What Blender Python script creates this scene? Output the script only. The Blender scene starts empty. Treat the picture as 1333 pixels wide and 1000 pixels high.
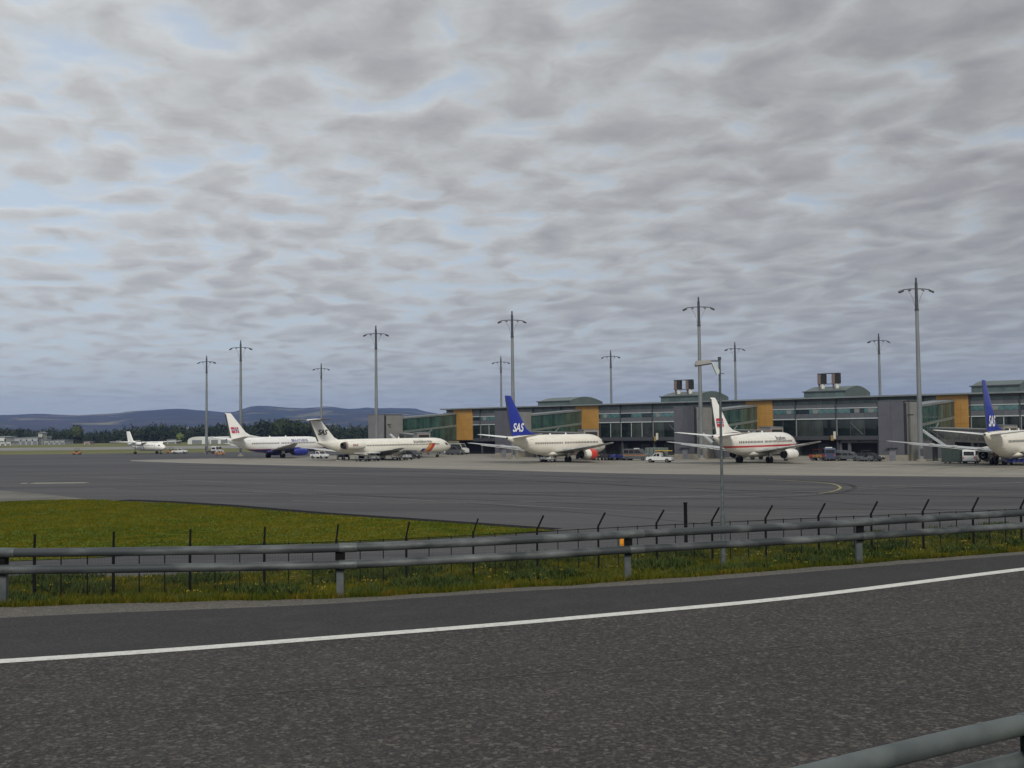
import bpy, bmesh, math, random
import numpy as np
from mathutils import Vector, Matrix
random.seed(7); rng = np.random.default_rng(7)
S = bpy.context.scene
COL = S.collection
R = math.radians

# ------------------------------------------------------------------ camera
F_PX, CAM_Z = 1400.0, 6.0
PITCH = math.atan(61.5/F_PX); ROLL = 0.0115
cF = Vector((0, math.cos(PITCH), math.sin(PITCH)))
cR0 = Vector((1, 0, 0)); cU0 = Vector((0, -math.sin(PITCH), math.cos(PITCH)))
cR = cR0*math.cos(ROLL) - cU0*math.sin(ROLL); cU = cU0*math.cos(ROLL) + cR0*math.sin(ROLL)
cd = bpy.data.cameras.new('camera'); cam = bpy.data.objects.new('camera', cd); COL.objects.link(cam)
cd.sensor_width = 36.0; cd.sensor_fit = 'HORIZONTAL'; cd.lens = 36.0*F_PX/1333.0
cd.clip_start = 0.1; cd.clip_end = 60000
M3 = Matrix((cR, cU, -cF)).transposed()
cam.matrix_world = Matrix.Translation((0, 0, CAM_Z)) @ M3.to_4x4()
S.camera = cam
def gp(x, y, z=0.0):
    """point of the place seen at photo pixel x, y on the level z"""
    d = cF*F_PX + cR*(x-666.5) + cU*(500-y)
    k = (z-CAM_Z)/d.z
    return Vector((d.x*k, d.y*k, z))

# ------------------------------------------------------------------ world
SUN_EL, SUN_AZ = 33.0, 168.0        # degrees; azimuth from +Y clockwise (behind the camera)
w = bpy.data.worlds.new("World"); S.world = w; w.use_nodes = True
def build_world():
    nt = w.node_tree; N = nt.nodes; L = nt.links
    for n in list(N): N.remove(n)
    def nd(t, **k):
        n = N.new(t)
        for a, b in k.items(): setattr(n, a, b)
        return n
    out = nd('ShaderNodeOutputWorld'); bg = nd('ShaderNodeBackground'); bg.inputs[1].default_value = 0.10
    L.new(bg.outputs[0], out.inputs[0])
    sky = nd('ShaderNodeTexSky', sky_type='NISHITA', sun_disc=False)
    sky.sun_elevation = R(SUN_EL); sky.sun_rotation = R(SUN_AZ); sky.air_density = 1.0; sky.dust_density = 1.5
    tc = nd('ShaderNodeTexCoord'); sp = nd('ShaderNodeSeparateXYZ'); L.new(tc.outputs['Generated'], sp.inputs[0])
    def mth(op, a, b=None, c=None):
        m = nd('ShaderNodeMath', operation=op)
        for i, v in enumerate((a, b, c)):
            if v is None: continue
            if isinstance(v, (int, float)): m.inputs[i].default_value = v
            else: L.new(v, m.inputs[i])
        return m.outputs[0]
    z = mth('MAXIMUM', sp.outputs[2], 0.0)
    zz = mth('ADD', z, 0.115)
    u = mth('DIVIDE', sp.outputs[0], zz); v = mth('DIVIDE', sp.outputs[1], zz)
    cb = nd('ShaderNodeCombineXYZ'); L.new(u, cb.inputs[0]); L.new(v, cb.inputs[1])
    def noise(scale, detail, rough, off, warp=None, sx=1, sy=1):
        mp = nd('ShaderNodeMapping'); mp.inputs['Location'].default_value = off
        mp.inputs['Scale'].default_value = (sx, sy, 1)
        mp.inputs['Rotation'].default_value = (0, 0, 0.5)
        L.new(cb.outputs[0], mp.inputs[0])
        n = nd('ShaderNodeTexNoise', noise_dimensions='2D'); n.inputs['Scale'].default_value = scale
        n.inputs['Detail'].default_value = detail; n.inputs['Roughness'].default_value = rough
        n.inputs['Distortion'].default_value = warp or 0
        L.new(mp.outputs[0], n.inputs['Vector']); return n.outputs['Fac']
    # the cloud sheet: rounded puffs (cells) pushed about by a slow noise
    def warped(off):
        wn = nd('ShaderNodeTexNoise', noise_dimensions='2D'); wn.inputs['Scale'].default_value = 3.4; wn.inputs['Detail'].default_value = 2
        L.new(cb.outputs[0], wn.inputs['Vector'])
        s1 = nd('ShaderNodeVectorMath', operation='SUBTRACT'); L.new(wn.outputs['Color'], s1.inputs[0]); s1.inputs[1].default_value = (.5, .5, .5)
        s2 = nd('ShaderNodeVectorMath', operation='SCALE'); L.new(s1.outputs[0], s2.inputs[0]); s2.inputs['Scale'].default_value = .22
        s3 = nd('ShaderNodeVectorMath', operation='ADD'); L.new(s2.outputs[0], s3.inputs[0]); L.new(cb.outputs[0], s3.inputs[1])
        s4 = nd('ShaderNodeVectorMath', operation='ADD'); L.new(s3.outputs[0], s4.inputs[0]); s4.inputs[1].default_value = off
        return s4.outputs[0]
    def puffs(vec, scale):
        v_ = nd('ShaderNodeTexVoronoi', feature='SMOOTH_F1', voronoi_dimensions='2D'); v_.inputs['Scale'].default_value = scale
        v_.inputs['Smoothness'].default_value = .75; L.new(vec, v_.inputs['Vector'])
        return mth('SUBTRACT', 1.0, v_.outputs['Distance'])
    def sheet(off):
        V_ = warped(off)
        n = nd('ShaderNodeTexNoise', noise_dimensions='2D'); n.inputs['Scale'].default_value = 7.2; n.inputs['Detail'].default_value = 4.0; n.inputs['Roughness'].default_value = .50
        L.new(V_, n.inputs['Vector'])
        return mth('ADD', mth('ADD', mth('MULTIPLY', puffs(V_, 6.0), .40), .02), mth('MULTIPLY', n.outputs['Fac'], .66))
    big = noise(1.3, 3, .5, (3.1, 1.7, 0))
    cell = sheet((7.3, 2.2, 0)); cell2 = sheet((7.315, 2.165, 0))     # second: the same sheet seen a little nearer the sun
    fine = noise(22, 6, .62, (1.3, 9.2, 0), .5)
    def ramp(fac, stops):
        r = nd('ShaderNodeValToRGB'); L.new(fac, r.inputs[0])
        while len(r.color_ramp.elements) < len(stops): r.color_ramp.elements.new(.5)
        for e, (p, c) in zip(r.color_ramp.elements, stops):
            e.position = p; e.color = (c[0], c[1], c[2], 1) if isinstance(c, tuple) else (c, c, c, 1)
        return r.outputs[0]
    # thickness of the cloud sheet
    left = mth('MULTIPLY', sp.outputs[0], 0.22)            # the sheet thins out towards the left of the view
    t = mth('ADD', mth('MULTIPLY', cell, 1.0), mth('MULTIPLY', big, .40))
    t = mth('ADD', t, mth('MULTIPLY', fine, .15))
    t = mth('ADD', t, left)
    t = mth('SUBTRACT', t, .345)
    ccol = ramp(t, [(.28, (5.2, 5.6, 6.0)), (.42, (5.1, 5.35, 5.5)), (.52, (4.65, 4.75, 4.78)), (.60, (4.15, 4.2, 4.25)), (.70, (3.75, 3.78, 3.88)), (.82, (3.4, 3.4, 3.58)), (.95, (3.1, 3.1, 3.28))])
    rel = mth('ADD', 1.0, mth('MULTIPLY', mth('SUBTRACT', cell, cell2), .62))
    sc_ = nd('ShaderNodeVectorMath', operation='SCALE'); L.new(ccol, sc_.inputs[0]); L.new(rel, sc_.inputs['Scale']); ccol = sc_.outputs[0]
    cov = ramp(t, [(.24, 0.2), (.46, 1.0)])
    # blue air seen in the gaps
    gap = nd('ShaderNodeMix', data_type='RGBA'); gap.inputs[0].default_value = .72
    gap.inputs[7].default_value = (5.0, 5.7, 6.5, 1); L.new(sky.outputs[0], gap.inputs[6])
    mx = nd('ShaderNodeMix', data_type='RGBA'); L.new(cov, mx.inputs[0]); L.new(gap.outputs[2], mx.inputs[6]); L.new(ccol, mx.inputs[7])
    # a duller, bluer band low down where the sheet is seen through more air
    low = ramp(z, [(0.0, 1.0), (.03, .85), (.07, .45), (.16, 0.08), (.24, 0.0)])
    lowc = nd('ShaderNodeMix', data_type='RGBA'); L.new(low, lowc.inputs[0])
    L.new(mx.outputs[2], lowc.inputs[6]); lowc.inputs[7].default_value = (3.1, 3.55, 3.85, 1)
    m75 = mth('MULTIPLY', low, .82); L.new(m75, lowc.inputs[0])
    # an overcast sky is brighter overhead
    up = ramp(z, [(0.0, .95), (.35, 1.0), (1.0, 1.0)])
    upf = mth('ADD', 1.0, mth('MULTIPLY', mth('MAXIMUM', mth('SUBTRACT', z, .40), 0.0), 1.2))
    upf = mth('MULTIPLY', upf, mth('SUBTRACT', 1.04, mth('MULTIPLY', sp.outputs[0], .34)))   # brighter to the left
    vm = nd('ShaderNodeVectorMath', operation='SCALE'); L.new(lowc.outputs[2], vm.inputs[0]); L.new(upf, vm.inputs['Scale'])
    L.new(vm.outputs[0], bg.inputs[0])
build_world()
w.cycles.sampling_method = 'MANUAL'; w.cycles.sample_map_resolution = 512
sd = bpy.data.lights.new('sun', 'SUN'); sd.energy = 2.0; sd.angle = R(14); sd.color = (1.0, .95, .86)
sun = bpy.data.objects.new('sun', sd); COL.objects.link(sun)
az, el = R(SUN_AZ), R(SUN_EL)
sdir = Vector((math.sin(az)*math.cos(el), math.cos(az)*math.cos(el), math.sin(el)))
sun.rotation_euler = (-sdir).to_track_quat('-Z', 'Y').to_euler(); sun.location = (0, -20, 60)
S.view_settings.view_transform = 'Standard'; S.view_settings.look = 'None'
S.view_settings.exposure = 0.0; S.view_settings.gamma = 1.0; S.view_settings.use_curve_mapping = False
S.render.engine = 'CYCLES'
S.cycles.volume_bounces = 1; S.cycles.max_bounces = 6

# ------------------------------------------------------------------ materials
MATS = {}
def mat(name, col, rough=.6, metal=0.0, var=0.12, scale=3.0, bump=0.0, bscale=20.0, col2=None, coat=0, spec=.5, stretch=None, detail=6, contrast=(.35, .65), coords='Object'):
    """procedural material: two tones mixed by noise, optional bump"""
    if name in MATS: return MATS[name]
    m = bpy.data.materials.new(name); m.use_nodes = True; MATS[name] = m
    nt = m.node_tree; N = nt.nodes; L = nt.links; b = N['Principled BSDF']
    b.inputs['Roughness'].default_value = rough; b.inputs['Metallic'].default_value = metal
    b.inputs['Specular IOR Level'].default_value = spec
    if coat: b.inputs['Coat Weight'].default_value = coat
    tc = N.new('ShaderNodeTexCoord'); mp = N.new('ShaderNodeMapping'); L.new(tc.outputs[coords], mp.inputs[0])
    if stretch: mp.inputs['Scale'].default_value = stretch
    n = N.new('ShaderNodeTexNoise'); n.inputs['Scale'].default_value = scale; n.inputs['Detail'].default_value = detail
    L.new(mp.outputs[0], n.inputs['Vector'])
    r = N.new('ShaderNodeValToRGB'); L.new(n.outputs['Fac'], r.inputs[0])
    c2 = col2 or tuple(min(1, c*(1+var)) for c in col); c1 = col if col2 else tuple(c*(1-var) for c in col)
    r.color_ramp.elements[0].position = contrast[0]; r.color_ramp.elements[1].position = contrast[1]
    r.color_ramp.elements[0].color = (*c1, 1); r.color_ramp.elements[1].color = (*c2, 1)
    L.new(r.outputs[0], b.inputs['Base Color'])
    if bump:
        n2 = N.new('ShaderNodeTexNoise'); n2.inputs['Scale'].default_value = bscale; n2.inputs['Detail'].default_value = 5
        L.new(mp.outputs[0], n2.inputs['Vector'])
        bp = N.new('ShaderNodeBump'); bp.inputs['Strength'].default_value = bump; bp.inputs['Distance'].default_value = .02
        L.new(n2.outputs['Fac'], bp.inputs['Height']); L.new(bp.outputs[0], b.inputs['Normal'])
    return m
def layered(name, layers, base, rough=.8, bump=.3, bscale=60, bdist=.01, spec=.4):
    """base colour with successive noise layers: (scale, detail, lo, hi, colour, stretch, amount)"""
    m = bpy.data.materials.new(name); m.use_nodes = True; MATS[name] = m
    nt = m.node_tree; N = nt.nodes; L = nt.links; b = N['Principled BSDF']
    b.inputs['Roughness'].default_value = rough; b.inputs['Specular IOR Level'].default_value = spec
    tc = N.new('ShaderNodeTexCoord')
    prev = None
    for (sc, det, lo, hi, c, st, am) in layers:
        mp = N.new('ShaderNodeMapping'); L.new(tc.outputs['Object'], mp.inputs[0])
        if st and len(st) > 3: mp.vector_type = 'TEXTURE'; mp.inputs['Scale'].default_value = tuple(1/q for q in st[:3]); mp.inputs['Rotation'].default_value = (0, 0, st[3])
        elif st: mp.inputs['Scale'].default_value = st
        if det == 'v':
            n = N.new('ShaderNodeTexVoronoi'); n.inputs['Scale'].default_value = sc; o = n.outputs['Distance']
        elif det == 'vc':
            n = N.new('ShaderNodeTexVoronoi'); n.inputs['Scale'].default_value = sc
            sx = N.new('ShaderNodeSeparateColor'); L.new(n.outputs['Color'], sx.inputs[0]); o = sx.outputs[0]
        else:
            n = N.new('ShaderNodeTexNoise'); n.inputs['Scale'].default_value = sc; n.inputs['Detail'].default_value = det; n.inputs['Roughness'].default_value = .6
            o = n.outputs['Fac']
        L.new(mp.outputs[0], n.inputs['Vector'])
        mr = N.new('ShaderNodeMapRange'); mr.inputs[1].default_value = lo; mr.inputs[2].default_value = hi; mr.inputs[4].default_value = am
        L.new(o, mr.inputs[0])
        mx = N.new('ShaderNodeMix'); mx.data_type = 'RGBA'; L.new(mr.outputs[0], mx.inputs[0])
        if prev is None: mx.inputs[6].default_value = (*base, 1)
        else: L.new(prev, mx.inputs[6])
        mx.inputs[7].default_value = (*c, 1); prev = mx.outputs[2]
    L.new(prev, b.inputs['Base Color'])
    n2 = N.new('ShaderNodeTexNoise'); n2.inputs['Scale'].default_value = bscale; n2.inputs['Detail'].default_value = 6
    L.new(tc.outputs['Object'], n2.inputs['Vector'])
    bp = N.new('ShaderNodeBump'); bp.inputs['Strength'].default_value = bump; bp.inputs['Distance'].default_value = bdist
    L.new(n2.outputs['Fac'], bp.inputs['Height']); L.new(bp.outputs[0], b.inputs['Normal'])
    return m
def zpaint(name, bands, default, rough=.35, dirt=.10):
    """airliner paint in level bands: [(z_low, z_high, colour)] on the thing's own height, plus grime streaks"""
    m = bpy.data.materials.new(name); m.use_nodes = True; MATS[name] = m
    nt = m.node_tree; N = nt.nodes; L = nt.links; b = N['Principled BSDF']
    b.inputs['Roughness'].default_value = rough; b.inputs['Coat Weight'].default_value = .15
    tc = N.new('ShaderNodeTexCoord'); sp = N.new('ShaderNodeSeparateXYZ'); L.new(tc.outputs['Object'], sp.inputs[0])
    rgb = N.new('ShaderNodeRGB'); rgb.outputs[0].default_value = (*default, 1); prev = rgb.outputs[0]
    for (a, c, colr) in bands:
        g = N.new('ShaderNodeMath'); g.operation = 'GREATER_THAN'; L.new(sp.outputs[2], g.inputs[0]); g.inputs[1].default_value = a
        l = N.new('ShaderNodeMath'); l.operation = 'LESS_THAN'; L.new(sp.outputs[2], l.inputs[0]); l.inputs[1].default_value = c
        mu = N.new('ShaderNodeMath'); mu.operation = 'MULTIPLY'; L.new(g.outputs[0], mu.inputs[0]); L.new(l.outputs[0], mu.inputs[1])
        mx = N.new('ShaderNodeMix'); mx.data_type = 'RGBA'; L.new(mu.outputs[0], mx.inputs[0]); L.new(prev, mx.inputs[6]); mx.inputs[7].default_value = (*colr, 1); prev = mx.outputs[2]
    n = N.new('ShaderNodeTexNoise'); n.inputs['Scale'].default_value = .7; n.inputs['Detail'].default_value = 7
    mp = N.new('ShaderNodeMapping'); mp.inputs['Scale'].default_value = (.5, 2, 3); L.new(tc.outputs['Object'], mp.inputs[0]); L.new(mp.outputs[0], n.inputs['Vector'])
    mr = N.new('ShaderNodeMapRange'); mr.inputs[1].default_value = .4; mr.inputs[2].default_value = .75; mr.inputs[4].default_value = dirt*2
    L.new(n.outputs['Fac'], mr.inputs[0])
    mx = N.new('ShaderNodeMix'); mx.data_type = 'RGBA'; L.new(mr.outputs[0], mx.inputs[0]); L.new(prev, mx.inputs[6]); mx.inputs[7].default_value = (.3, .27, .22, 1)
    jt = N.new('ShaderNodeMath'); jt.operation = 'FRACT'; dv = N.new('ShaderNodeMath'); dv.operation = 'DIVIDE'; dv.inputs[1].default_value = 2.55
    L.new(sp.outputs[0], dv.inputs[0]); L.new(dv.outputs[0], jt.inputs[0])
    lt = N.new('ShaderNodeMath'); lt.operation = 'LESS_THAN'; L.new(jt.outputs[0], lt.inputs[0]); lt.inputs[1].default_value = .022
    ml = N.new('ShaderNodeMath'); ml.operation = 'MULTIPLY'; L.new(lt.outputs[0], ml.inputs[0]); ml.inputs[1].default_value = .30
    m2 = N.new('ShaderNodeMix'); m2.data_type = 'RGBA'; L.new(ml.outputs[0], m2.inputs[0]); L.new(mx.outputs[2], m2.inputs[6]); m2.inputs[7].default_value = (.22, .21, .19, 1)
    L.new(m2.outputs[2], b.inputs['Base Color'])
    return m

asphalt_road = layered('road_asphalt', [
    (.8, 3, .40, .60, (.034, .031, .029), (.05, 1.1, 1, .37), .75),      # polished and oily wheel tracks
    (.45, 5, .50, .66, (.060, .055, .050), None, .6),
    (5, 5, .45, .62, (.030, .028, .027), None, .55),
    (16, 4, .50, .68, (.080, .073, .066), None, .55),
    (36, 'vc', .55, .98, (.125, .112, .100), None, .60),
    (60, 'vc', .60, .98, (.018, .018, .018), None, .75),
    (27, 'vc', .86, .99, (.165, .150, .135), None, .55)], (.047, .0415, .038), rough=.9, bump=1.0, bscale=60, bdist=.015, spec=.22)
asphalt_shoulder = layered('shoulder_asphalt', [
    (.8, 4, .4, .65, (.026, .026, .027), (.15, 1.2, 1, .37), .7),
    (1.5, 5, .52, .70, (.055, .052, .048), None, .5),
    (45, 'vc', .65, .98, (.085, .078, .072), None, .5),
    (90, 'vc', .6, .98, (.018, .018, .018), None, .5)], (.036, .034, .034), rough=.9, bump=.6, bscale=80, spec=.22)
apron_asphalt = layered('apron_asphalt', [
    (.02, 4, .40, .60, (.082, .080, .080), (.35, 2.2, 1, -.22), .9),
    (.05, 4, .46, .58, (.050, .049, .052), (.12, 1.5, 1, -.05), .85),
    (.15, 5, .50, .68, (.098, .095, .090), (.15, 2.2, 1, -.30), .6),
    (.5, 5, .52, .70, (.046, .045, .048), (.08, 2.0, 1, -.45), .55),
    (1.5, 6, .45, .8, (.11, .105, .10), None, .3)], (.066, .064, .066), rough=.93, bump=.2, bscale=8, spec=.20)
apron_concrete = layered('apron_concrete', [
    (.08, 4, .4, .65, (.265, .248, .205), (.4, 1.6, 1, -.69), .8),
    (.5, 5, .5, .75, (.17, .155, .13), (.2, 1.6, 1, .88), .7),
    (2.2, 4, .6, .8, (.36, .34, .31), None, .4)], (.215, .20, .168), rough=.9, bump=.15, bscale=10, spec=.22)
lawn_mat = layered('lawn_soil', [
    (.05, 5, .40, .60, (.070, .105, .008), None, .9),
    (.22, 6, .50, .70, (.135, .115, .014), (1, 1.8, 1), .75),
    (.9, 6, .55, .75, (.035, .060, .012), None, .7),
    (5, 4, .6, .8, (.10, .11, .015), None, .5)], (.068, .090, .010), rough=1, bump=1, bscale=6, bdist=.1, spec=.1)
verge_mat = layered('verge_soil', [
    (.3, 5, .4, .65, (.040, .055, .014), None, .8),
    (1.8, 5, .55, .75, (.13, .11, .025), None, .7)], (.060, .070, .020), rough=1, bump=1, bscale=9, bdist=.08, spec=.1)
far_grass = layered('far_grass', [
    (.004, 5, .4, .6, (.17, .16, .075), (1, 6, 1), .8),
    (.02, 5, .5, .7, (.10, .11, .035), (1, 4, 1), .7)], (.125, .13, .045), rough=1, bump=.2, bscale=2, spec=.1)
gravel_mat = layered('gravel', [
    (3, 5, .4, .7, (.13, .12, .10), None, .8),
    (45, 'vc', .5, .95, (.27, .25, .22), None, .7),
    (60, 'vc', .5, .95, (.05, .048, .042), None, .7),
    (14, 5, .58, .72, (.06, .075, .025), None, .7)], (.140, .130, .112), rough=1, bump=1.0, bscale=60, bdist=.03, spec=.15)
white_line_m = layered('road_paint', [(9, 6, .50, .75, (.30, .29, .27), None, .7), (60, 'vc', .75, .95, (.3, .29, .28), None, .5)], (.60, .59, .54), rough=.7, bump=.4, bscale=80, spec=.3)
yellow_line_m = mat('yellow_paint', (.30, .26, .09), .8, var=.25, scale=.8)
pale_line_m = mat('faded_paint', (.235, .23, .20), .85, col2=(.135, .135, .13), scale=.35, contrast=(.42, .58))
worn_line_m = mat('worn_yellow_paint', (.36, .34, .24), .85, var=.2, scale=.5)
tar_m = mat('tar_seam', (.014, .014, .015), 1.0, spec=.02, col2=(.030, .029, .028), scale=6, contrast=(.45, .6))
galv = mat('galvanised_steel', (.040, .047, .050), .6, metal=.2, col2=(.150, .165, .165), scale=2.2, bump=.15, bscale=25, contrast=(.46, .74), stretch=(.5, 1.5, 1.5))  # stretched pale patches: weathering, with sky highlights put into the colour too
galv_lit = mat('galvanised_lit_pipe', (.066, .080, .080), .55, metal=.2, col2=(.11, .128, .124), scale=3, bump=.15, bscale=30)  # same steel as galv; the near rail's stronger light is put into the colour
galv_post = mat('galvanised_post', (.060, .072, .076), .65, metal=.2, col2=(.10, .115, .12), scale=5, bump=.15, contrast=(.4, .65))
galv_bright = mat('galvanised_bright', (.085, .096, .096), .5, metal=.3, var=.15, scale=6)
pole_steel = mat('mast_steel', (.15, .165, .17), .6, metal=.2, col2=(.21, .225, .225), scale=.6, stretch=(1, 1, .25))
mast_top = mat('mast_dark_steel', (.055, .06, .065), .6, metal=.2, var=.2)
fence_dark = mat('fence_dark_steel', (.008, .009, .009), .9, spec=.12, var=.2, scale=4)
wire_m = mat('fence_wire', (.03, .033, .033), .6, metal=.3)
white_paint = mat('aircraft_white', (.80, .79, .74), .35, var=.05, scale=.8, coat=.15)
wing_metal = mat('wing_grey', (.42, .43, .43), .4, metal=.15, var=.10, scale=.7)
bare_metal = mat('bare_metal', (.35, .35, .36), .32, metal=.8, var=.15)
soot = mat('sooty_metal', (.035, .033, .032), .6, metal=.3, var=.3)
rubber = mat('rubber', (.018, .018, .018), .85, var=.2)
sas_blue = mat('tail_blue', (.018, .035, .30), .35, var=.08, coat=.2)
braathens_blue = mat('engine_blue', (.022, .034, .25), .35, var=.08, coat=.2)
red_paint = mat('engine_red', (.62, .055, .04), .4, var=.08)
flag_red = mat('flag_red', (.55, .035, .05), .45, var=.05)
flag_blue = mat('flag_blue', (.03, .04, .25), .45, var=.05)
flag_white = mat('flag_white', (.75, .75, .75), .45, var=.03)
ink_black = mat('title_black', (.02, .02, .022), .5, var=.05)
ink_blue = mat('title_blue', (.04, .06, .25), .5, var=.05)
ink_grey = mat('title_grey', (.10, .10, .12), .5, var=.05)
stripe_orange = mat('stripe_orange', (.62, .27, .07), .45, var=.05)
cab_glass = mat('cabin_glass', (.025, .028, .032), .15, var=.2)
fan_dark = mat('fan_dark', (.03, .03, .032), .5, metal=.5)
panel_grey = mat('facade_panel_grey', (.092, .098, .108), .62, var=.07, scale=.5, bump=.05)
panel_grey2 = mat('facade_panel_grey_lighter', (.108, .115, .124), .62, var=.07, scale=.5, bump=.05)
tower_grey = mat('tower_dark_grey', (.090, .090, .105), .7, var=.08, scale=.4)
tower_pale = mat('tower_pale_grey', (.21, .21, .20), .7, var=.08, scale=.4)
beige = mat('concrete_plinth', (.26, .235, .19), .85, var=.12, scale=1.2)
ochre = mat('ochre_panel', (.40, .215, .052), .55, var=.07, scale=.6)
roof_metal = mat('roof_metal', (.19, .21, .21), .55, metal=.2, var=.10, scale=.3)
roof_green = mat('vault_metal', (.11, .14, .13), .5, metal=.3, var=.1, scale=.4)
trim_white = mat('white_trim', (.48, .51, .51), .45, metal=.2, var=.06)
dark_steel = mat('dark_steel', (.05, .052, .056), .6, var=.15)
slab_grey = mat('slab_grey', (.05, .053, .06), .7, var=.1)
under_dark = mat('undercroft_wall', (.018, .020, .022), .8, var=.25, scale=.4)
glass_dark = mat('hall_glass', (.012, .018, .018), .06, var=.4, scale=.25, spec=.6)
glass_dark2 = mat('hall_glass_painted_room_light', (.035, .045, .04), .08, var=.5, scale=.3, spec=.6)  # paler copy of the hall glass; room light is put into the colour
glass_teal = mat('clerestory_glass', (.055, .125, .13), .10, col2=(.13, .22, .23), scale=.8, spec=.7)  # the blue-teal reflection in the panes is painted into the base colour
glass_teal_dark = mat('clerestory_glass_dark', (.015, .028, .035), .10, var=.3, spec=.6)
glass_top = mat('upper_strip_glass', (.10, .14, .135), .2, col2=(.06, .085, .085), scale=.3)
glass_green = mat('gangway_glass', (.022, .058, .048), .10, col2=(.055, .11, .09), scale=.35, spec=.7)
glass_green2 = mat('gangway_glass_deeper', (.014, .038, .032), .10, col2=(.034, .075, .06), scale=.35, spec=.7)
stack_brown = mat('stack_casing', (.16, .12, .11), .7, var=.15)
stack_black = mat('stack_louvre', (.02, .02, .02), .8, var=.2)
stack_white = mat('stack_white', (.58, .57, .50), .6, var=.1)
lamp_housing = mat('lamp_housing', (.30, .29, .28), .5, var=.08)
lamp_glass = mat('lamp_diffuser', (.50, .55, .55), .25, var=.08)
veh_white = mat('vehicle_white', (.62, .63, .62), .35, var=.06, coat=.2)
veh_blue = mat('vehicle_blue', (.03, .045, .22), .45, var=.1)
veh_silver = mat('vehicle_silver', (.13, .14, .145), .4, metal=.4, var=.08)
veh_yellow = mat('vehicle_yellow', (.55, .36, .05), .5, var=.1)
veh_orange = mat('vehicle_orange', (.34, .15, .05), .5, var=.1)
veh_green = mat('container_grey_green', (.14, .17, .155), .6, var=.12)
veh_red = mat('canopy_red', (.34, .035, .03), .6, var=.1)
veh_dark = mat('vehicle_dark', (.03, .032, .035), .5, var=.15)
glow_amber = mat('amber_reflector', (.80, .30, .02), .3, var=.15, scale=30)
hangar_white = mat('hangar_white', (.55, .56, .54), .6, var=.08, scale=.1)
shed_wall = mat('shed_wall', (.32, .34, .35), .7, var=.12, scale=.1)
shed_roof = mat('shed_roof', (.15, .17, .18), .7, var=.15, scale=.1)
bark = mat('bark', (.07, .055, .04), .9, var=.2, scale=3)
spruce_m = mat('spruce_foliage', (.022, .042, .022), .95, col2=(.055, .075, .032), scale=.12, spec=.1, contrast=(.3, .7), coords='Generated')
birch_m = mat('birch_foliage', (.10, .14, .05), .95, col2=(.17, .20, .08), scale=.4, spec=.1)
def foliage(name, c1, c2, c3, sc=.35):
    m = layered(name, [(sc, 4, .38, .62, c2, None, .9), (sc*6, 3, .5, .7, c3, None, .8)], c1, rough=1, bump=0, spec=.08)
    return m
grass_m = foliage('grass_blades', (.058, .076, .006), (.108, .102, .007), (.160, .118, .009), .08)
verge_grass_m = foliage('verge_grass_blades', (.042, .058, .007), (.098, .098, .010), (.14, .10, .014), .4)
weed_m = foliage('weed_leaves', (.028, .046, .014), (.050, .070, .020), (.07, .08, .02), .8)
flower_m = mat('dandelion_yellow', (.27, .21, .015), .8, var=.2)
hill_m = layered('hill_forest', [
    (.0011, 5, .40, .60, (.060, .050, .042), (1, 1, 1), .9),
    (.0030, 4, .57, .64, (.34, .30, .14), (1, 1, 1), .8),
    (.006, 6, .45, .7, (.014, .022, .018), None, .8)], (.032, .040, .032), rough=1, bump=.0, spec=.05)

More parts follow.
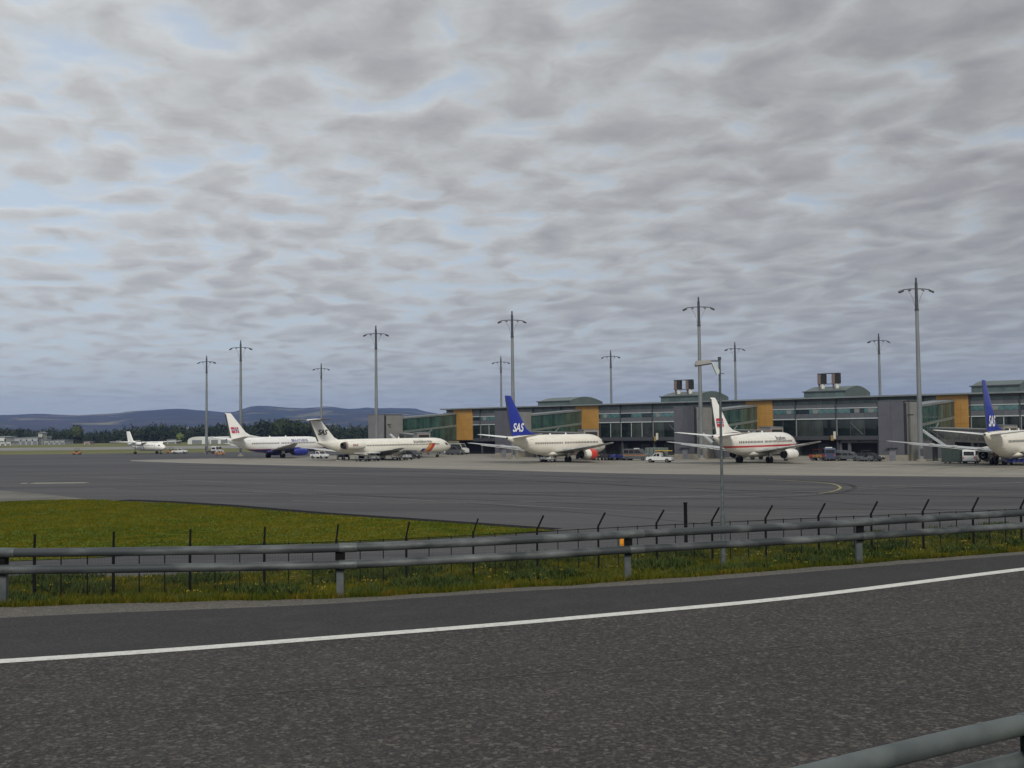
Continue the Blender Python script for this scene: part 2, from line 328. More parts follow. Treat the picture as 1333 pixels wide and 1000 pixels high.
# ------------------------------------------------------------------ mesh helpers
class MB:
    def __init__(self): self.v = []; self.f = []
    def add(self, vs, fs):
        o = len(self.v); self.v += [tuple(p) for p in vs]; self.f += [tuple(i+o for i in f) for f in fs]; return self
    def box(self, x0, x1, y0, y1, z0, z1):
        return self.add([(x0,y0,z0),(x1,y0,z0),(x1,y1,z0),(x0,y1,z0),(x0,y0,z1),(x1,y0,z1),(x1,y1,z1),(x0,y1,z1)],
            [(0,3,2,1),(4,5,6,7),(0,1,5,4),(1,2,6,5),(2,3,7,6),(3,0,4,7)])
    def bbox(self, x0, x1, y0, y1, z0, z1, b=.03):
        """box with chamfered vertical and top edges"""
        vs = []; 
        def ring(i, z): return [(x0+i+b,y0+i,z),(x1-i-b,y0+i,z),(x1-i,y0+i+b,z),(x1-i,y1-i-b,z),(x1-i-b,y1-i,z),(x0+i+b,y1-i,z),(x0+i,y1-i-b,z),(x0+i,y0+i+b,z)]
        vs = ring(0, z0)+ring(0, z1-b)+ring(b*.8, z1)
        fs = [tuple(range(7,-1,-1)), tuple(range(16,24))]
        for r in (0, 8):
            for k in range(8): fs.append((r+k, r+(k+1)%8, r+8+(k+1)%8, r+8+k))
        return self.add(vs, fs)
    def prism(self, prof, y0, y1):
        """side outline prof [(x,z)] swept across y"""
        n = len(prof); vs = [(x,y0,z) for x,z in prof]+[(x,y1,z) for x,z in prof]
        fs = [tuple(range(n)), tuple(range(2*n-1,n-1,-1))]+[((k+1)%n, k, n+k, n+(k+1)%n) for k in range(n)]
        return self.add(vs, fs)
    def tube(self, pts, r, n=8, caps=True, rads=None):
        pts = [Vector(p) for p in pts]; o = len(self.v); vs = []
        for i, p in enumerate(pts):
            d = (pts[min(i+1,len(pts)-1)]-pts[max(i-1,0)]).normalized()
            a = Vector((0,0,1)) if abs(d.z) < .95 else Vector((1,0,0))
            e1 = d.cross(a).normalized(); e2 = d.cross(e1)
            rr = rads[i] if rads else r
            for k in range(n):
                t = 2*math.pi*k/n; vs.append(p+e1*math.cos(t)*rr+e2*math.sin(t)*rr)
        fs = []
        for i in range(len(pts)-1):
            for k in range(n):
                fs.append((i*n+k, i*n+(k+1)%n, (i+1)*n+(k+1)%n, (i+1)*n+k))
        if caps: fs.append(tuple(range(n-1,-1,-1))); fs.append(tuple((len(pts)-1)*n+k for k in range(n)))
        return self.add(vs, fs)
    def lathe_x(self, prof, cy, cz, n=20, closed=False):
        """profile [(x, r)] turned about a level axis along x"""
        vs = []
        for x, r in prof:
            for k in range(n):
                t = 2*math.pi*k/n; vs.append((x, cy+math.cos(t)*r, cz+math.sin(t)*r))
        fs = []
        for i in range(len(prof)-1):
            for k in range(n): fs.append((i*n+k, i*n+(k+1)%n, (i+1)*n+(k+1)%n, (i+1)*n+k))
        return self.add(vs, fs)
    def beam(self, a, b, w, h):
        """square-section bar from a to b"""
        a = Vector(a); b = Vector(b); d = (b-a).normalized()
        up = Vector((0,0,1)) if abs(d.z) < .9 else Vector((0,1,0))
        e1 = d.cross(up).normalized()*w/2; e2 = e1.cross(d).normalized()*h/2
        vs = [a-e1-e2,a+e1-e2,a+e1+e2,a-e1+e2,b-e1-e2,b+e1-e2,b+e1+e2,b-e1+e2]
        return self.add(vs, [(0,1,2,3),(7,6,5,4),(0,4,5,1),(1,5,6,2),(2,6,7,3),(3,7,4,0)])
    def mesh(self, name, m=None, smooth=False, angle=None):
        me = bpy.data.meshes.new(name); me.from_pydata(self.v, [], self.f); 
        bm = bmesh.new(); bm.from_mesh(me); bmesh.ops.recalc_face_normals(bm, faces=bm.faces); bm.to_mesh(me); bm.free()
        if m: me.materials.append(m)
        if smooth:
            me.polygons.foreach_set('use_smooth', [True]*len(me.polygons))
            me.set_sharp_from_angle(angle=R(angle or 40))
        me.update(); return me
    def build(self, name, m, parent=None, smooth=False, kind=None, angle=None, recalc=True):
        o = bpy.data.objects.new(name, self.mesh(name, m, smooth, angle)); COL.objects.link(o)
        if parent: o.parent = parent
        if kind: o['kind'] = kind
        return o
def tag(o, label=None, cat=None, group=None, kind=None):
    for k, v in (('label', label), ('category', cat), ('group', group), ('kind', kind)):
        if v: o[k] = v
    return o
def thing(name, label, cat, loc=(0,0,0), rz=0.0, group=None):
    o = bpy.data.objects.new(name, None); COL.objects.link(o); o.empty_display_size = .5
    o.location = loc; o.rotation_euler = (0, 0, rz)
    return tag(o, label, cat, group)
def inst(name, me, parent, loc=(0,0,0), rot=(0,0,0), scale=None):
    o = bpy.data.objects.new(name, me); COL.objects.link(o); o.parent = parent; o.location = loc; o.rotation_euler = rot
    if scale: o.scale = scale
    return o
def kids(o): return [c for c in ALLCH.get(o.name, [])]
def copy_tree(o, parent=None):
    c = o.copy(); COL.objects.link(c)
    if parent: c.parent = parent
    for ch in list(o.children): copy_tree(ch, c)
    return c
def poly_sheet(name, pts, m, z=None, kind='structure'):
    me = bpy.data.meshes.new(name); bm = bmesh.new()
    vs = [bm.verts.new((p[0], p[1], p[2] if z is None else z)) for p in pts]
    f = bm.faces.new(vs); bmesh.ops.triangulate(bm, faces=[f])
    bmesh.ops.recalc_face_normals(bm, faces=bm.faces)
    if bm.faces and sum(ff.normal.z for ff in bm.faces) < 0: bmesh.ops.reverse_faces(bm, faces=bm.faces)
    bm.to_mesh(me); bm.free(); me.materials.append(m)
    o = bpy.data.objects.new(name, me); COL.objects.link(o); o['kind'] = kind; return o
def spline(pts, n=8):
    """Catmull-Rom through points"""
    P = [Vector(p) for p in pts]; P = [P[0]*2-P[1]]+P+[P[-1]*2-P[-2]]; out = []
    for i in range(1, len(P)-2):
        for k in range(n):
            t = k/n; a, b, c, d = P[i-1:i+3]
            out.append(.5*((2*b)+(c-a)*t+(2*a-5*b+4*c-d)*t*t+(3*b-a-3*c+d)*t**3))
    out.append(P[-2]); return out
def strip(name, line, w, z, m, kind='structure', parent=None):
    """flat band of width w along a line"""
    L = [Vector((p[0], p[1], 0)) for p in line]; mb = MB(); vs = []; fs = []
    for i, p in enumerate(L):
        d = (L[min(i+1,len(L)-1)]-L[max(i-1,0)]).normalized(); nn = Vector((-d.y, d.x, 0))*w/2
        vs += [(*(p+nn)[:2], z), (*(p-nn)[:2], z)]
    for i in range(len(L)-1): fs.append((2*i+1, 2*i+3, 2*i+2, 2*i))
    mb.add(vs, fs); o = mb.build(name, m, parent)
    if kind: o['kind'] = kind
    return o
def interp(x, tab):
    if x <= tab[0][0]: a, b = tab[0], tab[1]
    elif x >= tab[-1][0]: a, b = tab[-2], tab[-1]
    else:
        for a, b in zip(tab, tab[1:]):
            if a[0] <= x <= b[0]: break
    return a[1]+(b[1]-a[1])*(x-a[0])/(b[0]-a[0])

# ------------------------------------------------------------------ ground
ALPHA = R(39.5); sA, cA = math.sin(ALPHA), math.cos(ALPHA)
def sw(s, D, z=0): return Vector((s*cA+D*sA, -s*sA+D*cA, z))     # along / into the pier -> world
ROAD_Z = 3.64
G = MB(); G.add([(-16000,-1500,-.9),(16000,-1500,-.9),(16000,16000,-.9),(-16000,16000,-.9)], [(0,1,2,3)])
g = G.build('ground', far_grass, kind='structure')
Gf = MB(); Gf.add([(-2500,20,-.03),(2500,20,-.03),(2500,2600,-.03),(-2500,2600,-.03)], [(0,1,2,3)])
Gf.build('airfield_grass', far_grass, kind='structure')
# apron asphalt: one sheet from the fence to the far grass
far_y = lambda x: gp(x, 567.5-.0115*(x-150)+22.8)
ap = [(-400, 28, 0), (260, 28, 0), (330, 120, 0), (330, 600, 0), (-40, 600, 0), far_y(330), far_y(150), far_y(0), far_y(-400), (-520, 420, 0)]
poly_sheet('apron', ap, apron_asphalt, z=0.0)
near_edge = spline([gp(170,600.3), gp(280,604.0), gp(600,611.2), gp(860,617.2), gp(1333,621.3), gp(1700,624)], 4)
cp = [tuple(p) for p in near_edge]+[tuple(sw(60,150)), tuple(sw(60,226)), tuple(sw(-215,226)), tuple(gp(300,596.6)), tuple(gp(170,599.2))]
poly_sheet('concrete_apron', cp, apron_concrete, z=.004)
poly_sheet('far_runway', [(-1500, 470, 0), (-30, 470, 0), (-30, 590, 0), (-1500, 590, 0)], mat('far_runway_asphalt', (.20, .195, .175), .95, var=.15, scale=.02), z=0.0)
# lawn between apron and service road
lawn_top = [(-260,662),(0,653.5),(60,651.5),(100,650.8),(135,651.2),(160,653.2),(216,655.2),(294,660),(372,666.5),(420,670.5),(506,676),(613,683.5),(706,690),(722,691)]
lawn_bot = [(722,691.6),(650,697),(523,704),(405,709),(250,718),(115,727),(10,731),(-260,742)]
lt = [gp(x,y) for x,y in lawn_top]; lb = [gp(x,y) for x,y in lawn_bot]
poly_sheet('lawn', lt+lb, lawn_mat, z=.03)
strip('drain_kerb', [gp(x,y-2.0+(x-160)*.0010) for x,y in lawn_top[5:]], 1.7, .012, tar_m)
#strip('drain_kerb_edge', [gp(x,y-3.2) for x,y in lawn_top[5:]], .7, .008, pale_line_m)
poly_sheet('concrete_patch', [gp(x,y) for x,y in [(-260,637),(0,638.8),(40,641.5),(80,646),(115,650),(60,651.3),(0,653.2),(-260,661)]], mat('worn_concrete', (.14,.135,.12), .95, spec=.1, var=.2, scale=.15), z=.006)
# painted lines on the apron
def px_line(name, pts, w, m, z=.010, n=6): return strip(name, spline([gp(x,y) for x,y in pts], n), w, z, m)
px_line('taxi_marking', [(27,629.4),(36,629.2)], 1.3, worn_line_m)
px_line('taxi_marking', [(41,629.2),(70,629.0),(113,628.6)], 1.5, worn_line_m)
px_line('taxi_marking', [(130,621),(300,628),(420,632),(520,634)], .22, pale_line_m)
px_line('taxi_marking', [(1066,642.5),(1085,639.5),(1094,634.5),(1080,629.5),(1040,626.5),(1000,624.6)], .22, yellow_line_m)
px_line('taxi_marking', [(560,639.5),(860,646.5),(1000,646),(1062,642.9)], .16, pale_line_m)
px_line('taxi_marking', [(600,617),(860,621.5),(996,624.5)], .16, pale_line_m)
px_line('taxi_marking', [(200,606),(600,618),(1000,633),(1333,641)], .18, pale_line_m)
px_line('taxi_marking', [(380,652),(520,655),(800,650),(1333,628)], .18, pale_line_m)
px_line('taxi_marking', [(1090,636),(1200,631),(1333,628)], .18, pale_line_m, z=.012)
px_line('taxi_marking', [(330,640),(620,655),(900,668),(1333,672)], .16, pale_line_m, z=.008)
rubber_mark = mat('rubber_mark', (.038, .037, .038), 1.0, spec=.05, col2=(.062, .060, .061), scale=.25, contrast=(.4, .6))
px_line('tyre_marks', [(640,643.5),(860,649),(1010,647.5),(1075,644),(1105,639),(1112,634),(1090,628.5),(1020,624)], .5, rubber_mark, z=.006)
px_line('tyre_marks', [(200,612),(600,623),(1000,640),(1333,648)], .7, rubber_mark, z=.005)
px_line('tyre_marks', [(-50,608),(400,611),(700,619),(1050,631),(1400,640)], .6, rubber_mark, z=.0045)
px_line('tyre_marks', [(150,636),(480,646),(900,660),(1333,664)], .45, rubber_mark, z=.005)
px_line('tar_joint', [(-50,615),(400,640),(760,668),(1000,690)], .10, tar_m, z=.007)
px_line('tar_joint', [(200,601),(640,622),(1060,652),(1400,680)], .10, tar_m, z=.007)
# tar joints of the concrete bays
for k, D in enumerate((139, 147, 155, 163, 171, 179)):
    strip('slab_joint', [sw(-200 if D > 150 else -120, D), sw(0, D)], .12, .0085, tar_m)
for k in range(22):
    s0 = -212+k*9.5
    strip('slab_joint', [sw(s0, 150), sw(s0, 214)], .10, .0095, tar_m)

# the road, its shoulder, the gravel and the bank down to the airfield
yA = [(-300,822),(0,804),(150,797),(300,792),(450,786),(627,771.5),(880,759.5),(1060,743.5),(1333,721.5),(1700,694)]
yE = [(-300,803),(0,790.5),(169,785),(300,782),(450,778.5),(627,768),(880,752.5),(1060,738.5),(1333,717.8),(1700,690)]
yW = [(-300,880),(0,861.5),(222,847),(443,829.5),(666,812.5),(820,798),(1000,783),(1122,768),(1333,740.5),(1700,700)]
yV = [(-300,764),(0,755.5),(145,753),(287,748),(436,742),(523,735.5),(627,730),(730,724.5),(800,720),(900,713),(1100,700),(1333,683),(1700,662)]
xs = list(range(-300, 1701, 40))
A = [gp(x, interp(x, yA), ROAD_Z) for x in xs]; W = [gp(x, interp(x, yW), ROAD_Z) for x in xs]
E = [gp(x, interp(x, yE), ROAD_Z-.05) for x in xs]; V = [gp(x, interp(x, yV), 0) for x in xs]
def smooth_line(P, it=6):
    P = [p.copy() for p in P]
    for _ in range(it):
        Q = [p.copy() for p in P]
        for i in range(1, len(P)-1): Q[i] = (P[i-1]+P[i]*2+P[i+1])/4
        P = Q
    return P
A = smooth_line(A, 8); W = smooth_line(W, 8)
E = [e+Vector((0, rng.normal(0, .05), 0)) for e in smooth_line(E, 6)]
def ext(P, a=30, b=40):
    d0 = (P[0]-P[1]).normalized()*a; d1 = (P[-1]-P[-2]).normalized()*b
    d0.z = d1.z = 0
    return [P[0]+d0]+P+[P[-1]+d1]
def loft(name, rows, m, kind='structure', smooth=False):
    mb = MB(); n = len(rows[0]); vs = [p for r in rows for p in r]; fs = []
    for j in range(len(rows)-1):
        for i in range(n-1): fs.append((j*n+i, j*n+i+1, (j+1)*n+i+1, (j+1)*n+i))
    mb.add(vs, fs); o = mb.build(name, m, kind=kind, smooth=smooth)
    me = o.data
    if sum(p.normal.z*p.area for p in me.polygons) < 0: me.flip_normals()
    return o
Ax = ext(A); Wx = ext(W); Ex = ext(E)
near = [Vector((p.x*1.0+4.0, -12-.0*p.y, ROAD_Z)) for p in Wx]
nearW = [Vector((w_.x*.9+3, w_.y-13.5-abs(w_.x)*.05, ROAD_Z)) for w_ in Wx]
loft('road', [[Vector((p.x, p.y, ROAD_Z)) for p in Wx], nearW], asphalt_road)
loft('road_shoulder', [[Vector((p.x, p.y, ROAD_Z-.001)) for p in Ax], [Vector((p.x, p.y, ROAD_Z-.001)) for p in Wx]], asphalt_shoulder)
loft('gravel_verge', [Ex, [Vector((p.x, p.y, ROAD_Z-.001)) for p in Ax]], gravel_mat)
# back slope behind the camera so that the road is a bank, not a floating deck
back = [Vector((p.x, p.y-14, -.03)) for p in nearW]
loft('embankment', [nearW, back], verge_mat)
toe = []
for e, v in zip(E, V):
    h = Vector((v.x-e.x, v.y-e.y, 0)); L_ = h.length
    toe.append(Vector((e.x, e.y, 0))+h.normalized()*min(10.5, L_*.42)+Vector((0,0,.02)))
Vz = [Vector((v.x, v.y, .02)) for v in V]
loft('embankment', [Ex, ext(toe)], verge_mat)
loft('verge', [ext(toe), ext(Vz)], verge_mat)
strip('edge_line', [Vector((p.x, p.y, 0)) for p in Wx], .225, ROAD_Z+.005, white_line_m)
px = [(300,905),(500,893),(622,884),(780,870),(900,857),(1140,830),(1333,808),(1500,786)]
sl = spline([gp(x, y, ROAD_Z) for x, y in px], 10)
strip('road_seam', [p+Vector((0, rng.normal(0, .012), 0)) for p in sl], .022, ROAD_Z+.004, mat('seam_filler', (.036, .034, .034), .8, col2=(.058, .055, .054), scale=5, contrast=(.4, .55)))

# ------------------------------------------------------------------ grass and weeds (nobody could count them)
def blades(name, pts, hgt, wid, per, m, label, lean=.35):
    n = len(pts); P = np.repeat(np.array(pts), per, axis=0); k = len(P)
    P[:, :2] += rng.normal(0, wid*2.2, (k, 2))
    a = rng.uniform(0, 2*np.pi, k); h = hgt*rng.uniform(.45, 1.15, k); ww = wid*rng.uniform(.6, 1.3, k)
    dx, dy = np.cos(a)*ww, np.sin(a)*ww
    lx, ly = rng.normal(0, lean, k)*h, rng.normal(0, lean, k)*h
    v = np.empty((k, 3, 3)); v[:, 0] = P; v[:, 1] = P; v[:, 2] = P
    v[:, 0, 0] -= dx; v[:, 0, 1] -= dy; v[:, 1, 0] += dx; v[:, 1, 1] += dy
    v[:, 0, 2] -= .02; v[:, 1, 2] -= .02
    v[:, 2, 0] += lx; v[:, 2, 1] += ly; v[:, 2, 2] += h
    me = bpy.data.meshes.new(name); me.vertices.add(3*k); me.loops.add(3*k); me.polygons.add(k)
    me.vertices.foreach_set('co', v.reshape(-1)); me.loops.foreach_set('vertex_index', np.arange(3*k))
    me.polygons.foreach_set('loop_start', np.arange(0, 3*k, 3)); me.polygons.foreach_set('loop_total', np.full(k, 3))
    me.update(); me.validate(); me.materials.append(m)
    o = bpy.data.objects.new(name, me); COL.objects.link(o); return tag(o, label, 'grass' if 'grass' in name else 'weeds', kind='stuff')
def clumpy(x, y, sc): return math.sin(x*sc+1.3*math.sin(y*sc*.7))*math.cos(y*sc*1.1+.8*math.sin(x*sc*.5))
def between(n, f):                  # random points of the verge, visible reach of it
    out = []
    while len(out) < n:
        i = rng.uniform(0, len(xs)-1.001); k = int(i); fr = i-k; t = rng.uniform(.30, 1.0)
        a = toe[k].lerp(toe[k+1], fr); b = V[k].lerp(V[k+1], fr)
        p = a.lerp(b, t)
        if f(p): out.append((p.x, p.y, .02))
    return out
blades('verge_grass', between(30000, lambda p: True), .19, .030, 4, verge_grass_m, 'rough green and brown grass on the verge along the wire fence')
blades('verge_weeds', between(5200, lambda p: clumpy(p.x, p.y, .9) > .30), .36, .065, 9, weed_m, 'dark leafy weeds standing in clumps around the fence posts', .5)
edge_pts = []
for i in range(len(E)-1):
    for _ in range(190):
        f = rng.uniform(); p = E[i].lerp(E[i+1], f); q = toe[i].lerp(toe[i+1], f); t = abs(rng.normal(0, .07))
        r_ = p.lerp(q, t); edge_pts.append((r_.x, r_.y, r_.z+.0))
blades('bank_grass', edge_pts, .13, .012, 6, verge_grass_m, 'short ragged grass at the top of the bank behind the guard rail')
fl = between(600, lambda p: clumpy(p.x+3, p.y, .5) > -.1)
blades('dandelions', [(x, y, z+rng.uniform(.15, .33)) for x, y, z in fl], .04, .035, 3, flower_m, 'small yellow dandelion heads scattered over the verge')
lawn_xy = []
def inside(x, y, P):
    c = False; j = len(P)-1
    for i in range(len(P)):
        if (P[i].y > y) != (P[j].y > y) and x < (P[j].x-P[i].x)*(y-P[i].y)/(P[j].y-P[i].y)+P[i].x: c = not c
        j = i
    return c
LP = lt+lb; bx = (min(p.x for p in LP), max(p.x for p in LP), min(p.y for p in LP), max(p.y for p in LP))
while len(lawn_xy) < 30000:
    x, y = rng.uniform(bx[0], bx[1]), rng.uniform(bx[2], bx[3])
    if inside(x, y, LP): lawn_xy.append((x, y, .03))
blades('lawn_grass', lawn_xy, .08, .06, 4, grass_m, 'green mown grass of the wedge-shaped lawn beside the apron')
blades('lawn_dandelions', [(x, y, .09) for x, y, z in lawn_xy[:9000] if clumpy(x*.7+5, y*.5, .25) > .25][:1000], .035, .032, 1, flower_m, 'yellow dandelion patches on the wedge-shaped lawn')

# ------------------------------------------------------------------ hills, forest
ridge = [(-700,540),(-300,544),(0,541.5),(50,539.5),(100,541.5),(150,541.5),(175,539),(235,535),(270,536),(300,538.5),(323,530),(345,529.5),(380,532.5),(400,532.5),(425,529.5),(450,532.5),(480,531),(510,531.5),(535,532.5),(560,538),(580,541),(700,545),(1000,543),(1400,545),(2200,548)]
def hills():
    azs = np.linspace(-1500, 3000, 420); rows = 16; vs = []; fs = []
    for j in range(rows):
        t = j/(rows-1); d = 4200+4300*t
        for x in azs:
            yr = interp(x, ridge); yh = 561.5-.0115*(x-666)
            top = (yh-yr)*8500/F_PX
            prof = math.sin(min(1, t)*math.pi/2)**1.5
            z = top*prof+6*(t)
            X = (x-666)/F_PX*d
            if j == rows-1: z += 5*math.sin(X*.006)+4*math.sin(X*.015+1)+3*math.sin(X*.031)
            z += (1-t)*t*110*(math.sin(X*.0021+1)+math.sin(X*.0053+d*.002)*.6)*.6+ (0 if j in (0,) else math.sin(X*.013+d*.01)*2.5)
            if j == 0: z = -3
            vs.append((X, d, z))
    n = len(azs)
    for j in range(rows-1):
        for i in range(n-1): fs.append((j*n+i, j*n+i+1, (j+1)*n+i+1, (j+1)*n+i))
    o = MB().add(vs, fs).build('hills', hill_m, kind='structure', smooth=True, angle=80)
hills()
def spruce_proto(h, w, seed, n=60):
    r = np.random.default_rng(seed); T = []
    for k in range(n):
        t = (k+r.uniform())/n; z = h*(.06+.92*t); rad = w*(1-t)**.8*r.uniform(.6, 1.15)+.12
        a = r.uniform(0, 2*np.pi); s_ = .32*w*(1-t*.6)
        c, s = math.cos(a), math.sin(a)
        tip = (c*rad, s*rad, z-h*.05)
        T.append([(c*rad*.15-s*s_*.1, s*rad*.15+c*s_*.1, z+h*.05), (c*rad*.75-s*s_, s*rad*.75+c*s_, z-h*.015), tip])
        T.append([(c*rad*.15, s*rad*.15, z+h*.05), tip, (c*rad*.75+s*s_, s*rad*.75-c*s_, z-h*.015)])
    T.append([(-.18, 0, 0), (.18, 0, 0), (0, 0, h*.9)]); T.append([(0, -.18, 0), (0, .18, 0), (0, 0, h*.9)])
    return np.array(T)
def round_proto(h, w, seed, n=150):
    r = np.random.default_rng(seed); T = []
    for k in range(n):
        d = r.normal(size=3); d /= np.linalg.norm(d); q = r.uniform(.45, 1.0)**.5
        c = np.array([d[0]*w*q, d[1]*w*q, h*.60+d[2]*h*.40*q])
        e1 = np.cross(d, [0, 0, 1]+r.normal(0, .3, 3)); e1 /= np.linalg.norm(e1); e2 = np.cross(d, e1)+d*r.normal(0, .4); s_ = w*.24*r.uniform(.6, 1.4)
        T.append([c+e1*s_, c-e1*s_*.8+e2*s_*.5, c-e2*s_])
    return np.array(T)
def tri_mesh(name, T, m):
    k = len(T); me = bpy.data.meshes.new(name); me.vertices.add(3*k); me.loops.add(3*k); me.polygons.add(k)
    me.vertices.foreach_set('co', np.asarray(T, dtype=float).reshape(-1)); me.loops.foreach_set('vertex_index', np.arange(3*k))
    me.polygons.foreach_set('loop_start', np.arange(0, 3*k, 3)); me.polygons.foreach_set('loop_total', np.full(k, 3))
    me.update(); me.materials.append(m); return me
def forest():
    pr = [spruce_proto(1, .22, s, 34) for s in range(6)]+[round_proto(1, .30, 40+s, 60) for s in range(3)]
    out = []
    for k in range(3200):
        X = rng.uniform(-720, 260); row = rng.uniform(0, 1)**1.3
        Y = 885+row*110+14*math.sin(X*.013)
        h = 12.2+rng.normal(0, 1.5)+2.0*math.sin(X*.021)+1.5*math.sin(X*.055)
        if rng.uniform() < .06: h *= 1.22
        p = pr[rng.integers(0, 6)] if rng.uniform() < .78 else pr[6+rng.integers(0, 3)]
        a = rng.uniform(0, 6.28); c, s = math.cos(a), math.sin(a); q = p*h
        x = q[..., 0]*c-q[..., 1]*s+X; y = q[..., 0]*s+q[..., 1]*c+Y
        out.append(np.stack([x, y, q[..., 2]-.3], -1))
    me = tri_mesh('forest', np.concatenate(out), layered('forest_foliage', [(.05, 4, .4, .6, (.050, .062, .034), None, .9), (.3, 4, .5, .7, (.075, .085, .045), None, .6)], (.026, .040, .024), rough=1, bump=0, spec=.05))
    o = bpy.data.objects.new('forest', me); COL.objects.link(o); tag(o, 'dark far-off belt of spruce forest below the blue hills', 'forest', kind='stuff')
forest()
def tree(x, ybase, d, h, w, m, label, kind='round', seed=1):
    X = (x-666.5)/F_PX*d
    t = thing('spruce_tree' if kind != 'round' else 'broadleaf_tree', label, 'tree', (X, d, 0))
    T = round_proto(h, w, seed, 420) if kind == 'round' else spruce_proto(h, w, seed, 150)
    inst('crown', tri_mesh('crown', T, m), t)
    tr = MB(); tr.tube([(0,0,-.2),(.1,0,h*.35),(0,.1,h*.7)], .3, 6, rads=[.38,.26,.10])
    for a in range(4): tr.tube([(0,0,h*(.3+.08*a)), (math.cos(a*1.7)*w*.5, math.sin(a*1.7)*w*.5, h*(.5+.08*a))], .08, 5)
    tr.build('trunk', bark, t)
tree(234, 577, 760, 7.6, 3.0, birch_m, 'pale green round tree standing alone left of the white arched hangars', seed=3)
for i, (x, h, wd) in enumerate([(361, 14.0, 5.0), (368, 15.5, 5.5), (377, 14.2, 5.2), (386, 13.8, 5.6), (395, 12.8, 5.2)]):
    tree(x, 575, 640+i*9, h, wd, mat('dark_broadleaf', (.022, .034, .022), .95, col2=(.05, .065, .035), scale=.3, spec=.1), ['leftmost dark tree of the clump behind the blue-bellied airliner', 'tallest dark tree of the clump behind the blue-bellied airliner', 'middle dark tree of the clump behind the blue-bellied airliner', 'fourth dark tree from the left in the clump behind the blue-bellied airliner', 'rightmost dark tree of the clump, just left of the T-tail'][i], seed=20+i)
tree(99, 577, 850, 15, 5.2, mat('olive_broadleaf', (.05, .065, .03), .95, col2=(.08, .095, .045), scale=.3, spec=.1), 'rounded olive tree rising above the far forest edge', seed=31)

# ------------------------------------------------------------------ far buildings
def at(x, d): return Vector(((x-666.5)/F_PX*d, d, 0))
def shed(name, label, x0, x1, d, h, dep, wallm, roofm, arch=0, doors=2, group=None, cat='building', hump=0):
    a, b = at(x0, d), at(x1, d); wd = b.x-a.x
    t = thing(name, label, cat, ((a.x+b.x)/2, d+dep/2, 0), 0, group)
    hw = wd/2
    wl = MB()
    if arch:
        prof = [(-hw, 0)]+[(-hw*math.cos(q), h*(.45+.55*math.sin(q))) for q in np.linspace(.0, math.pi, 13)]+[(hw, 0)]
        wl.prism(prof, -dep/2, dep/2); wl.build('shell', wallm, t, smooth=True, angle=50)
    else:
        wl.box(-hw, hw, -dep/2, dep/2, -.05, h); wl.build('wall', wallm, t)
        rf = MB(); e = .5; rf.prism([(-hw-e, h), (hw+e, h), (hw+e, h+.25), (hump*hw, h+max(.4, h*.16)), (-hw-e, h+.25)], -dep/2-e, dep/2+e); rf.build('roof', roofm, t)
    for k in range(doors):
        q = -hw+wd*(k+.5)/doors; dw = min(3.2, wd/doors*.35)
        MB().box(q-dw, q+dw, -dep/2-.06, -dep/2+.02, 0, h*.55).build('door', mat('shed_door', (.16, .17, .18), .6), t)
        if not arch: MB().box(q+dw*1.3, q+dw*1.9, -dep/2-.05, -dep/2+.02, h*.5, h*.78).build('window', cab_glass, t)
    return t
shed('arched_hangar', 'left white arched hangar at the foot of the far forest', 244, 268, 700, 4.8, 18, hangar_white, roof_metal, arch=1, doors=1)
shed('arched_hangar', 'right white arched hangar, behind the tail of the blue-bellied airliner', 272.5, 298, 700, 4.8, 18, hangar_white, roof_metal, arch=1, doors=2)
shed('flat_shed', 'pale shed at the far left edge of the airfield', -16, 6, 800, 5.8, 20, hangar_white, shed_roof, doors=2)
shed('low_shed', 'low white shed in front of the forest, near the left edge', 0, 14, 770, 2.6, 12, hangar_white, shed_roof, doors=2)
shed('sloped_hangar', 'wide grey hangar with a sloping roof far on the left', 19, 49, 800, 5.2, 24, shed_wall, shed_roof, doors=4, hump=.9)
shed('hangar_tower', 'square pale tower block at the end of the wide grey hangar', 49.5, 55, 806, 8.4, 8, mat('tower_block_pale', (.38, .39, .33), .7), shed_roof, doors=1)
shed('long_shed', 'long low grey shed right of the pale tower block', 57, 84, 800, 3.0, 16, shed_wall, shed_roof, doors=4)
shed('small_shed', 'small grey shed between the turboprop tail and the lone round tree', 217, 229, 760, 2.8, 10, shed_wall, shed_roof, doors=1)
shed('site_hut', 'tiny pinkish hut at the edge of the far grass', 109, 117, 760, 2.0, 7, mat('hut_pink', (.42, .30, .28), .7), shed_roof, doors=1)

# ------------------------------------------------------------------ the pier
DF = 217.0
S0, S1 = -202.5, -19.0
pier = thing('terminal_pier', 'long low grey airport pier with window bands, ochre panels and vaulted roof halls', 'building', tuple(sw(-110, DF)), -ALPHA)
OX, OY = -110.0, DF
def B(mb_args): return MB().box(*mb_args)
def pbox(name, s0, s1, d0, d1, z0, z1, m, parent=None, off=(OX, OY)):
    return MB().box(s0-off[0], s1-off[0], d0-off[1], d1-off[1], z0, z1).build(name, m, parent or pier)
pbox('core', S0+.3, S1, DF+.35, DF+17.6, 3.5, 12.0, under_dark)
pbox('undercroft_wall', S0+2, S1, DF+3.0, DF+15.5, 0, 3.5, under_dark)
